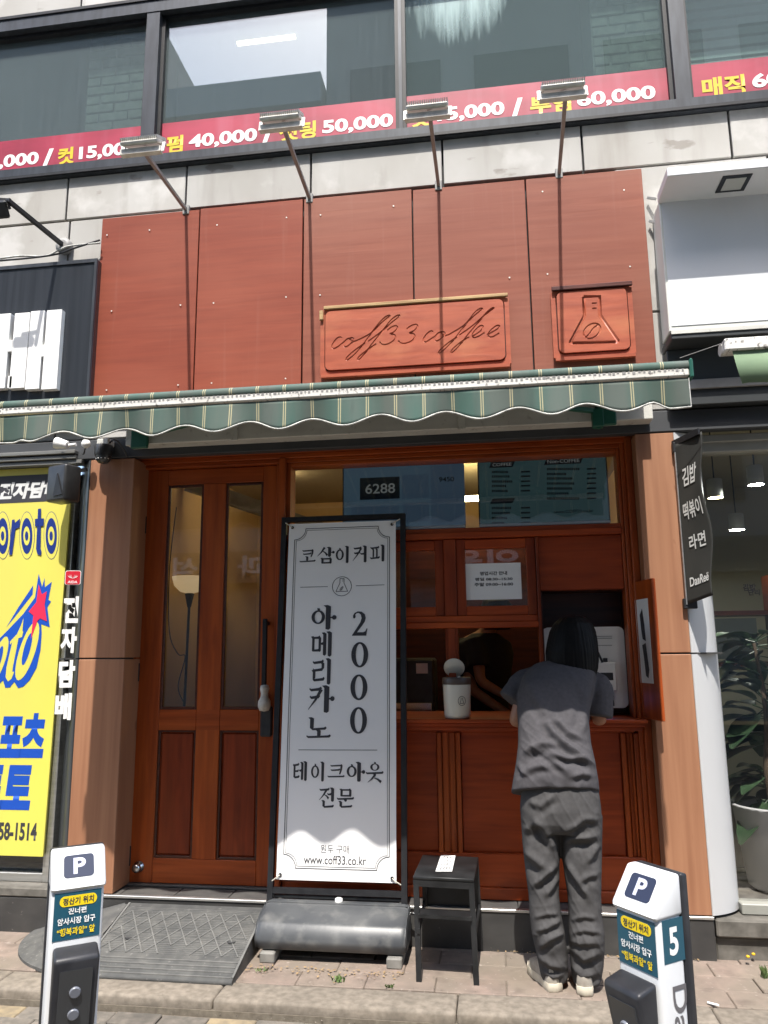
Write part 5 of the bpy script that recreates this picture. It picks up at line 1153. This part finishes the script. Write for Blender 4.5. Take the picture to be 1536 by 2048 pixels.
for a, b in (((-.004, .016), (-.004, .006)), ((.004, .016), (.004, .006)), ((-.004, .006), (-.011, -.012)), ((.004, .006), (.011, -.012)), ((-.011, -.012), (.011, -.012))):
    d_ = (Vector(b)-Vector(a)); n_ = Vector((-d_.y, d_.x)).normalized()*.0012; a, b = Vector(a), Vector(b); e_.poly([a+n_, a-n_, b-n_, b+n_], -.0737, Me)
e_.build('flask_emblem', MT['ink'], bn)
# payment kiosk
ki = thing('payment_kiosk', 'white payment kiosk with a card reader in the wooden niche', 'kiosk', (.47, .42, ct))
defm('kiosk_white', (.82, .82, .80), (.78, .78, .76), (4, 4, 4), rough=.35)
KY = .27
ka, kb_ = W(1092, 1416, KY), W(1247, 1253, KY)
MB().prism(rrect(ka.x, ka.z, kb_.x, kb_.z, .03), KY, KY+.06).build('housing', MT['kiosk_white'], ki)
MB().bbox(ka.x+.08, kb_.x-.08, .332, .43, ct+.001, 1.45, .01).build('stand', MT['black_plastic'], ki)
def kbox(x0, y0, x1, y1, f, d_=.002): a, b = W(x0, y1, KY), W(x1, y0, KY); return (a.x, b.x, KY-f-d_, KY-f, a.z, b.z)
MB().box(*kbox(1104, 1275, 1180, 1400, .0005)).build('touch_screen', MT['scr_mid'], ki)
rd_ = MB().bbox(*kbox(1194, 1324, 1230, 1382, .0005, .03), .006).build('card_reader', MT['kiosk_white'], ki)
MB().box(*kbox(1200, 1345, 1224, 1360, .031, .001)).build('reader_window', MT['black_plastic'], rd_)
MB().tube([W(1196, 1305, KY-.02), W(1205, 1325, KY-.03)], .006, 6).bbox(*kbox(1206, 1316, 1214, 1324, .0005, .02), .002).build('cable', MT['black_plastic'], ki)
MB().box(*kbox(1205, 1386, 1227, 1412, .0005)).build('scanner_bezel', MT['black_plastic'], ki)
defm('scan_blue', (.1, .1, .2), emis=(lin(130, 140, 235), .55)); MB().box(*kbox(1207.5, 1389, 1225, 1409, .003, .0006)).build('scanner_light', MT['scan_blue'], ki); MB().box(*kbox(1213, 1395, 1218, 1401, .004, .0006)).build('scanner_eye', MT['ink'], ki)
for yy in (1272, 1276, 1290): MB().box(*kbox(1192, yy, 1224, yy+1.2, .0005)).build('print_line', MT['print_grey'], ki)
# ================================================================ people
from mathutils import noise as NZ
def ellring(c, rx, ry, ax, ay, n_=40, pw=2.0):
    out = []
    for k in range(n_):
        t = 2*math.pi*k/n_; ct_, st_ = math.cos(t), math.sin(t)
        cx_ = math.copysign(abs(ct_)**(2/pw), ct_); sy_ = math.copysign(abs(st_)**(2/pw), st_); out.append(c+ax*rx*cx_+ay*ry*sy_)
    return out
def remesh(mbs, name, m, parent, vox, disp=None, smooth=4):
    o = mbs.build(name, m, parent); md = o.modifiers.new('r', 'REMESH'); md.mode = 'VOXEL'; md.voxel_size = vox
    s = o.modifiers.new('s', 'SMOOTH'); s.iterations = smooth; s.factor = .5
    bpy.context.view_layer.update(); me = bpy.data.meshes.new_from_object(o.evaluated_get(bpy.context.evaluated_depsgraph_get())); o.modifiers.clear(); o.data = me
    org = ORG.get(o) or Vector()
    if disp:
        ns = [v.normal.copy() for v in me.vertices]
        for v, nn in zip(me.vertices, ns): v.co = v.co+nn*disp(v.co+org, nn)
    for p in me.polygons: p.use_smooth = True
    me.materials.clear(); me.materials.append(m); return o
def to_px(p):
    v = p-CAM; k = v.dot(CF); return 768+FPX*v.dot(CR)/k, 1024-FPX*v.dot(CU)/k
def fold_field(folds):
    """folds: polylines in photo pixels with (width px, height m); a ridge with a valley on its lower side"""
    segs = [[(Vector(a), Vector(b)) for a, b in zip(f[0][:-1], f[0][1:])]+[(f[1], f[2])] for f in folds]
    def fn(p):
        q = Vector(to_px(p)); out = 0
        for sg in segs:
            w_, A = sg[-1]; best = 1e9; sd_ = 0; endk = 1; n_ = len(sg)-1
            for i, (a, b) in enumerate(sg[:-1]):
                d_ = b-a; t = max(0, min(1, (q-a).dot(d_)/d_.length_squared)); c = a+d_*t; r_ = q-c; L = r_.length
                if L < best: best = L; sd_ = L if (d_.x*r_.y-d_.y*r_.x) > 0 else -L; u = (i+t)/n_; endk = min(1, 4*min(u, 1-u)+.12)
            if best < 5*w_: out += A*endk*(math.exp(-(sd_/w_)**2)-.85*math.exp(-((sd_-1.9*w_)/(1.15*w_))**2))
        return out
    return fn
def zz(o_, k_, pts): return [(o_[0]+a/k_, o_[1]+b/k_) for a, b in pts]
SO, SK = (940, 1200), 3.84
SHIRT_F = fold_field([(zz(SO, SK, p), w_, a_) for p, w_, a_ in (
 ([(650,900),(700,950),(760,1015),(880,1075)], 6, .013), ([(590,920),(640,1010),(760,1120),(930,1240)], 7, .016), ([(400,1200),(470,1135),(560,1100),(700,1105)], 8, .018),
 ([(560,1130),(640,1175),(740,1210),(860,1215),(940,1265)], 6, .015), ([(460,1150),(560,1160),(640,1220),(700,1270),(770,1345)], 7, .013), ([(395,1330),(480,1285),(560,1270),(650,1290)], 7, .009),
 ([(380,560),(480,700),(560,830),(620,900)], 9, .006), ([(880,640),(900,800),(880,950),(840,1040)], 8, .008), ([(780,1360),(860,1330),(940,1350)], 6, .008), ([(350,1230),(400,1300),(430,1360)], 6, .009))])
TO, TK = (980, 1500), 3.9375
TROUS_F = fold_field([(zz(TO, TK, p), w_, a_) for p, w_, a_ in (
 ([(300,400),(400,440),(520,345)], 7, .010), ([(340,520),(420,620),(480,720),(500,800)], 7, .016), ([(255,640),(330,600),(400,560)], 9, .012), ([(265,790),(340,850),(450,945)], 9, .018), ([(590,735),(640,690),(720,690),(850,680)], 8, .020),
 ([(560,640),(640,620),(740,540),(860,545)], 7, .012), ([(600,880),(680,1010),(790,1190)], 6, .016), ([(330,1080),(420,1000),(530,900)], 7, .015), ([(760,900),(820,800),(850,740)], 7, .012), ([(700,1040),(780,990),(850,980)], 6, .009),
 ([(430,1160),(490,1080),(530,1010)], 6, .010), ([(340,1320),(450,1290),(550,1290)], 5, .007), ([(350,1430),(450,1400),(570,1330)], 6, .011), ([(380,1560),(470,1490),(580,1440)], 6, .012), ([(385,1620),(470,1690),(600,1720)], 7, .014), ([(410,1740),(500,1790),(590,1760)], 6, .011),
 ([(630,1340),(740,1310),(850,1330)], 5, .007), ([(640,1440),(740,1420),(880,1440)], 5, .008), ([(640,1560),(740,1640),(870,1590)], 7, .014), ([(650,1690),(720,1780),(850,1760)], 7, .013), ([(620,1500),(700,1520),(880,1520)], 5, .007))])
def creases(p, dirs, seed=0):
    s = 0
    for k, (ux, uy, uz, fa_, fb_, amp) in enumerate(dirs):
        d_ = Vector((ux, uy, uz)).normalized(); along = p.dot(d_); side = Vector((0, 1, 0)).cross(d_); across = p.dot(side)
        q = NZ.noise(Vector((along*fa_+seed+k*7.3, across*fb_, p.y*3))); s += amp*(1-min(1, abs(q)*3.2))**1.5 - amp*.35
    return s
def skeleton(name, pts, edges, root, m, parent):
    me = bpy.data.meshes.new(name); me.from_pydata([p[0] for p in pts], edges, []); o = mesh_obj(name, me, m, parent)
    sk = o.modifiers.new('skin', 'SKIN'); sk.use_smooth_shade = True
    for i, p in enumerate(pts):
        r_ = p[1] if isinstance(p[1], tuple) else (p[1], p[1]); me.skin_vertices[0].data[i].radius = r_; me.skin_vertices[0].data[i].use_root = (i == root)
    ss_ = o.modifiers.new('sub', 'SUBSURF'); ss_.levels = 2; ss_.render_levels = 2
    bpy.context.view_layer.update(); m2 = bpy.data.meshes.new_from_object(o.evaluated_get(bpy.context.evaluated_depsgraph_get())); o.modifiers.clear(); o.data = m2
    m2.materials.clear(); m2.materials.append(m)
    for p in m2.polygons: p.use_smooth = True
    return o
def body(name, J, m, parent):
    """J: dict of joints -> one continuous skinned figure with five-fingered hands"""
    pts = []; idx = {}; ed = []
    def ad(k, p, r_): idx[k] = len(pts); pts.append((Vector(p), r_)); return idx[k]
    def ln_(a, b): ed.append((idx[a], idx[b]))
    ad('pel', J['pel'], (.12, .09)); ad('sp', Vector(J['pel']).lerp(Vector(J['neck']), .45), (.105, .08)); ad('ch', Vector(J['pel']).lerp(Vector(J['neck']), .8), (.12, .085)); ad('nk', J['neck'], .05)
    ad('nk2', Vector(J['neck']).lerp(Vector(J['head']), .45), .048); ad('hd', J['head'], .082); ad('tp', J['top'], .06)
    for a, b in (('pel', 'sp'), ('sp', 'ch'), ('ch', 'nk'), ('nk', 'nk2'), ('nk2', 'hd'), ('hd', 'tp')): ln_(a, b)
    for s in 'LR':
        ad(s+'s', J[s+'s'], .048); ad(s+'e', J[s+'e'], .036); ad(s+'w', J[s+'w'], .024); ln_('ch', s+'s'); ln_(s+'s', s+'e'); ln_(s+'e', s+'w')
        wv, ev = Vector(J[s+'w']), Vector(J[s+'e']); d_ = (wv-ev).normalized(); sd_ = d_.cross(Vector((0, 0, 1))).normalized(); up_ = sd_.cross(d_)
        ad(s+'p', wv+d_*.05, (.030, .016)); ln_(s+'w', s+'p')
        for k in range(4):
            L = (.062, .074, .07, .055)[k]; b0 = wv+d_*.085+sd_*(k-1.5)*.019
            ad(f'{s}f{k}', b0, .0088); ad(f'{s}g{k}', b0+d_*L*.55-up_*.012, .0078); ad(f'{s}h{k}', b0+d_*L*.85-up_*.036, .0066); ln_(s+'p', f'{s}f{k}'); ln_(f'{s}f{k}', f'{s}g{k}'); ln_(f'{s}g{k}', f'{s}h{k}')
        q = -1 if s == 'R' else 1
        ad(s+'t', wv+d_*.035+sd_*q*.036-up_*.01, .011); ad(s+'u', wv+d_*.075+sd_*q*.05-up_*.02, .009); ln_(s+'w', s+'t'); ln_(s+'t', s+'u')
        ad(s+'hip', J[s+'hip'], .075); ad(s+'k', J[s+'k'], .036); ad(s+'a', J[s+'a'], .03); ad(s+'toe', J[s+'toe'], .03)
        for a, b in (('pel', s+'hip'), (s+'hip', s+'k'), (s+'k', s+'a'), (s+'a', s+'toe')): ln_(a, b)
    return skeleton(name, pts, ed, 0, m, parent)
defm('skin', lin(206, 150, 118, .60), lin(190, 134, 104, .60), (20, 20, 20), rough=.5)
defm('grey_shirt', (.066, .063, .067), (.078, .074, .079), (60, 60, 60), rough=.9, spec=.1)
defm('grey_trousers', (.060, .058, .058), (.072, .070, .070), (60, 60, 60), rough=.9, spec=.1)
defm('hair', (.004, .004, .0042), (.008, .0075, .0075), (60, 60, 4), rough=.55, spec=.12)
defm('shoe_sole', (.58, .53, .42), (.48, .43, .34), (30, 30, 30), rough=.7); defm('shoe_upper', (.36, .33, .28), (.28, .25, .21), (40, 40, 40), rough=.7)
pn = thing('person', 'person in a grey T-shirt and grey trousers bending over the kiosk, seen from behind', 'person', (.27, -.38, 0))
hl, hr = G(1112, 1986, .0), G(1170, 1993, .0)
J = dict(pel=(.268, -.355, .84), neck=(.335, -.045, 1.315), head=(.38, -.085, 1.42), top=(.38, -.085, 1.49),
         Ls=(.165, -.075, 1.262), Le=tuple(W(1029, 1448, -.125)), Lw=(.20, .09, 1.10), Rs=(.475, -.075, 1.245), Re=tuple(W(1199, 1445, -.125)), Rw=(.50, .09, 1.105),
         Lhip=(.19, -.355, .79), Rhip=(.35, -.355, .79), Lk=tuple(W(1089, 1775, -.385)), Rk=tuple(W(1167, 1775, -.385)), La=tuple(W(1107, 1930, -.395)), Ra=tuple(W(1174, 1935, -.395)), Ltoe=(hl.x-.045, hl.y+.15, .045), Rtoe=(hr.x+.01, hr.y+.15, .045))
bd = body('body', J, MT['skin'], pn)
# shirt: torso + sleeves
spine = Vector(J['neck'])-Vector(J['pel']); ax = Vector((1, 0, -.02)).normalized(); ay = Vector((0, spine.z, -spine.y)).normalized()
tor = MB(); ringz = []
for px0, px1, py, yc, ry_ in ((1022, 1199, 1585, -.37, .135), (1026, 1196, 1560, -.37, .14), (1032, 1190, 1525, -.36, .135), (1036, 1182, 1490, -.335, .13), (1036, 1178, 1450, -.295, .125), (1034, 1180, 1420, -.25, .125), (1036, 1188, 1385, -.20, .125), (1046, 1192, 1355, -.135, .11), (1062, 1186, 1338, -.095, .085), (1092, 1176, 1328, -.065, .06), (1118, 1168, 1324, -.05, .045)):
    a, b = W(px0, py, yc), W(px1, py, yc); c = (a+b)/2; ringz.append(ellring(c, (b-a).length/2, ry_, (b-a).normalized(), Vector((0, .92, -.30)) if py > 1480 else Vector((0, .86, -.5)), 40, 2.5))
tor.loft(ringz)
def limb(mb, pts, rs): mb.tube(pts, rs, 20)
Ls, Le, Rs, Re = [Vector(J[k]) for k in ('Ls', 'Le', 'Rs', 'Re')]
lse, rse = W(1022, 1402, -.14), W(1197, 1434, -.13)
limb(tor, catmull([Ls+Vector((.05, 0, .0)), Ls+Vector((-.012, -.005, -.02)), Ls.lerp(lse, .55)+Vector((-.006, -.01, 0)), lse], 4), [.068]*4+[.073]*4+[.066]*4+[.064])
limb(tor, catmull([Rs+Vector((-.06, 0, .0)), Rs+Vector((.004, -.005, -.02)), Rs.lerp(rse, .55)+Vector((.008, -.01, 0)), rse], 4), [.066]*4+[.072]*4+[.066]*4+[.062])
def shirt_d(p, nn):
    lo_ = max(0, min(1, (1.18-p.z)/.22)); base = .004+.019*lo_
    wt = max(0, min(1, -nn.y*1.6-.1)); return wt*(SHIRT_F(p)+creases(p, ((.35, 0, -.95, 2.0, 9, .004), (.8, 0, -.6, 5, 24, .003*lo_)), 3.1))
sh = remesh(tor, 'shirt', MT['grey_shirt'], pn, .005, shirt_d, 5)
# trousers
tro = MB(); hip = []
for px0, px1, py, yc, ry_ in ((1050, 1190, 1555, -.365, .11), (1042, 1198, 1585, -.37, .118), (1040, 1202, 1615, -.375, .122), (1042, 1203, 1640, -.375, .118), (1046, 1202, 1660, -.372, .10)):
    a, b = W(px0, py, yc), W(px1, py, yc); c = (a+b)/2; hip.append(ellring(c, (b-a).length/2, ry_, Vector((1, 0, 0)), Vector((0, 1, 0)), 40, 2.4))
tro.loft(hip)
for rows in (((1044, 1118, 1630, -.372), (1048, 1117, 1690, -.38), (1054, 1116, 1745, -.385), (1060, 1115, 1790, -.39), (1062, 1120, 1830, -.392), (1066, 1127, 1865, -.395), (1074, 1131, 1900, -.385), (1080, 1133, 1930, -.378), (1084, 1134, 1950, -.374), (1088, 1131, 1960, -.372)),
             ((1118, 1202, 1630, -.372), (1124, 1201, 1690, -.38), (1131, 1200, 1745, -.385), (1138, 1199, 1790, -.39), (1140, 1201, 1830, -.392), (1140, 1206, 1865, -.395), (1142, 1206, 1900, -.385), (1144, 1204, 1932, -.378), (1147, 1200, 1954, -.374), (1150, 1197, 1966, -.372))):
    rg = []
    for px0, px1, py, yc in rows:
        a, b = W(px0-3, py, yc), W(px1+3, py, yc); rg.append(ellring((a+b)/2, (b-a).length/2, (b-a).length/2*(1.0 if py < 1700 else 1.06 if py < 1900 else .95), Vector((1, 0, 0)), Vector((0, 1, 0)), 28, 2.2))
    tro.loft(rg)
def tro_d(p, nn):
    k = .020 if p.z > .35 else .014
    lowf = max(0, min(1, (.34-p.z)/.15))
    wt = max(0, min(1, -nn.y*1.6-.1)); return wt*(.8*TROUS_F(p)+creases(p, ((1, 0, .15, 2.5, 17, .003*lowf+.001), (.5, 0, -.86, 6, 26, .003)), 11.7))
remesh(tro, 'trousers', MT['grey_trousers'], pn, .005, tro_d, 5)
# shoes
def shoe(h, yaw, label=None):
    Mx = Matrix.Translation((h.x, h.y, 0)) @ Matrix.Rotation(yaw, 4, 'Z'); out_ = [(-.030, .0), (-.034, .02), (-.033, .09), (-.043, .16), (-.040, .21), (-.022, .25), (.004, .262), (.030, .245), (.044, .20), (.042, .15), (.034, .09), (.035, .02), (.030, .0), (.0, -.010)]
    rg = [[Mx @ Vector((x*s, .12+(y_-.12)*s2, z)) for x, y_ in out_] for z, s, s2 in ((.001, .94, .97), (.008, 1.0, 1.0), (.026, 1.02, 1.01), (.036, .98, .99))]
    so_ = MB().loft(rg).build('sole', MT['shoe_sole'], pn)
    up = []
    for z, s, y0_, y1_ in ((.0365, .96, -.004, .25), (.055, .93, -.006, .235), (.075, .85, -.004, .19), (.095, .74, .0, .12)):
        up.append([Mx @ Vector((x*s, y0_+(y_+.01)/.272*(y1_-y0_), z)) for x, y_ in out_])
    return MB().loft(up).build('shoe', MT['shoe_upper'], pn)
shoe(hl, R(20)); shoe(hr, R(-6))
# hair: bob with strand grooves
hb = MB(); rg = []
for px0, px1, py, yc, ry_ in ((1134, 1162, 1231, -.10, .025), (1119, 1173, 1236, -.10, .06), (1107, 1184, 1247, -.10, .09), (1099, 1191, 1263, -.10, .106), (1094, 1195, 1284, -.105, .115), (1091, 1197, 1304, -.11, .118), (1092, 1197, 1322, -.112, .116), (1096, 1196, 1336, -.115, .112), (1103, 1194, 1345, -.118, .105), (1120, 1192, 1352, -.12, .09)):
    a, b = W(px0, py, yc), W(px1, py, yc); rg.append(ellring((a+b)/2, (b-a).length/2, ry_, Vector((1, 0, 0)), Vector((0, 1, 0)), 36))
hb.loft(rg)
hc = W(1145, 1290, -.1)
def hair_d(p, nn):
    a_ = math.atan2(p.y-hc.y, p.x-hc.x); return .0025*NZ.noise(Vector((a_*14, p.z*3, 2)))+.0012*NZ.noise(Vector((a_*45, p.z*3, 9)))
remesh(hb, 'hair', MT['hair'], pn, .0045, hair_d, 2)
lab_ = W(1158, 1352, -.23); MB().bbox(lab_.x-.012, lab_.x+.008, lab_.y-.012, lab_.y-.010, lab_.z-.004, lab_.z+.004, .001).build('collar_label', MT['white_print'], pn)
# worker inside
wk = thing('person', 'worker in a black T-shirt behind the serving hatch, leaning to the right', 'person', (-.05, .98, .18))
dx = lambda px, py, y_=.98: W(px, py, y_)
J2 = dict(pel=(-.10, 1.15, .98), neck=(-.06, .98, 1.50), head=(.02, .94, 1.62), top=(.03, .93, 1.70), Ls=(-.20, 1.06, 1.44), Le=(-.15, .95, 1.16), Lw=(.10, .86, 1.0), Rs=tuple(dx(955, 1285, .95)), Re=tuple(dx(960, 1362, .90)), Rw=tuple(dx(1012, 1392, .86)),
          Lhip=(-.18, 1.15, .92), Rhip=(-.02, 1.15, .92), Lk=(-.18, 1.12, .56), Rk=(-.02, 1.12, .56), La=(-.18, 1.15, .24), Ra=(-.02, 1.15, .24), Ltoe=(-.18, 1.02, .205), Rtoe=(-.02, 1.02, .205))
body('body', J2, MT['skin'], wk)
defm('black_shirt', (.012, .012, .014), rough=.8)
t2_ = MB(); rg = []
for cz, cy, rx_, ry_ in ((.95, 1.15, .17, .12), (1.1, 1.12, .17, .125), (1.25, 1.07, .18, .13), (1.38, 1.03, .19, .125), (1.45, 1.0, .17, .10), (1.51, .985, .08, .07)): rg.append(ellring(Vector((-.10+(cz-.95)*.07, cy, cz)), rx_, ry_, Vector((1, 0, 0)), Vector((0, 1, 0)), 28))
t2_.loft(rg)
for s in 'LR': a, b = Vector(J2[s+'s']), Vector(J2[s+'e']); t2_.tube([a+Vector((-.02 if s == 'R' else .02, .01, .02)), a.lerp(b, .35), a.lerp(b, .62)], [.075, .072, .066], 16)
remesh(t2_, 'shirt', MT['black_shirt'], wk, .01, None, 3)
l2 = MB()
for s in 'LR': l2.tube([Vector(J2[s+'hip'])+Vector((0, 0, .05)), J2[s+'k'], Vector(J2[s+'a'])], [.10, .075, .06], 14)
l2.build('trousers', MT['black_shirt'], wk)
h2 = MB(); hh = Vector(J2['head']); h2.loft([ellring(hh+Vector((0, .01, z)), r_, r_*1.05, Vector((1, 0, 0)), Vector((0, 1, 0)), 20) for z, r_ in ((-.09, .085), (-.03, .105), (.04, .108), (.09, .085), (.115, .04))]); remesh(h2, 'hair', MT['hair'], wk, .008, None, 2)
# ================================================================ litter, weeds
defm('weed', (.07, .12, .03), (.10, .15, .04), (20, 20, 20), rough=.7, rnd=.2); defm('dry_leaf', (.26, .17, .08), (.34, .24, .13), (30, 30, 30), rough=.9, rnd=.2); defm('petal', lin(240, 190, 30, .7), rough=.7)
def weed(px, py, label, h_, n_, col='weed', z=.004):
    c = G(px, py, z); mb = MB(); q = random.Random(px)
    for k in range(n_):
        a_ = q.uniform(0, 6.28); r_ = q.uniform(0, .03); b = c+Vector((r_*math.cos(a_), r_*math.sin(a_)*.6, 0)); t = b+Vector((q.uniform(-.02, .02), q.uniform(-.015, .015), h_*q.uniform(.4, 1))); s = Vector((q.uniform(.002, .005), q.uniform(-.003, .003), 0)); m_ = b.lerp(t, .6)+s
        mb.add([b-s*.5, b+s*.5, m_+s, t, m_-s], [(0, 1, 2, 3, 4)])
    return mb.build('weed', MT[col], None, label=label, cat='weed', fixn=False)
weed(522, 1942, 'small green weed at the left foot of the banner base', .02, 14); weed(675, 1963, 'small green weed under the middle of the banner base', .03, 22); weed(777, 1975, 'small green weed at the right end of the banner base', .018, 12); weed(1532, 1955, 'bright green weed growing by the right edge', .05, 26)
fw = thing('flower_weed', 'dry brown tuft with yellow flowers against the right step', 'plant', G(1512, 1905, .0))
mb = MB(); c = G(1510, 1915, 0); q = random.Random(3)
for k in range(70):
    b = c+Vector((q.uniform(-.06, .10), q.uniform(-.03, .04), 0)); t = b+Vector((q.uniform(-.03, .03), q.uniform(-.02, .02), q.uniform(.01, .05))); s = Vector((.003, .001, 0)); mb.add([b-s, b+s, t], [(0, 1, 2)])
mb.build('stems', MT['dry_leaf'], fw, fixn=False)
for px, py in ((1496, 1916), (1507, 1911)): MB().lathe([(.002, .0), (.009, .004), (.007, .010), (.002, .012)], G(px, py, .03), 8).build('flower', MT['petal'], fw)
dl_ = MB(); q = random.Random(8)
for k in range(150):
    x = q.uniform(-1.16, -.45); y_ = -.30-abs(q.gauss(0, .05)); s = q.uniform(.003, .009); a_ = q.uniform(0, 6.28); u, v = Vector((math.cos(a_), math.sin(a_), q.uniform(-.3, .3)))*s, Vector((-math.sin(a_), math.cos(a_), q.uniform(-.3, .3)))*s*.6; c = Vector((x, y_, .006+q.uniform(0, .004))); dl_.add([c-u, c+v, c+u, c-v], [(0, 1, 2, 3)])
for k in range(60):
    x = q.uniform(-.1, .9); y_ = -abs(q.gauss(0, .012))-.006; s = q.uniform(.003, .008); a_ = q.uniform(0, 6.28); u, v = Vector((math.cos(a_), math.sin(a_), .2))*s, Vector((-math.sin(a_), math.cos(a_), .1))*s*.6; c = Vector((x, y_, .007)); dl_.add([c-u, c+v, c+u, c-v], [(0, 1, 2, 3)])
o = dl_.build('leaf_litter', MT['dry_leaf'], None, label='dry leaf crumbs strewn along the foot of the shopfront', cat='litter', fixn=False); o['kind'] = 'stuff'
a, b = G(1415, 2005, .008), G(1438, 2011, .008); MB().tube([a, b], .0045, 8).build('cigarette_end', MT['white_print'], None, label='white cigarette end lying on the pavement at the right', cat='litter')

gr = MB(); q = random.Random(21)
for k in range(700):                                           # grit in the gutter and on the paving
    x = q.uniform(-2.3, 1.3); y_ = q.choice((q.gauss(-.66, .012), q.gauss(-.47, .01), q.uniform(-1.1, -.02))); s = q.uniform(.0012, .004); z = -.052 if y_ < -.655 else .004
    c = Vector((x, y_, z)); d_ = [Vector((q.uniform(-1, 1), q.uniform(-1, 1), q.uniform(0, 1))).normalized()*s for _ in range(4)]
    gr.add([c+v for v in d_], [(0, 1, 2), (0, 2, 3), (0, 3, 1), (1, 3, 2)])
o = gr.build('grit', MT['kerb_stone'], None, label='loose grit lying along the kerb and paving joints', cat='grit', fixn=False); o['kind'] = 'stuff'
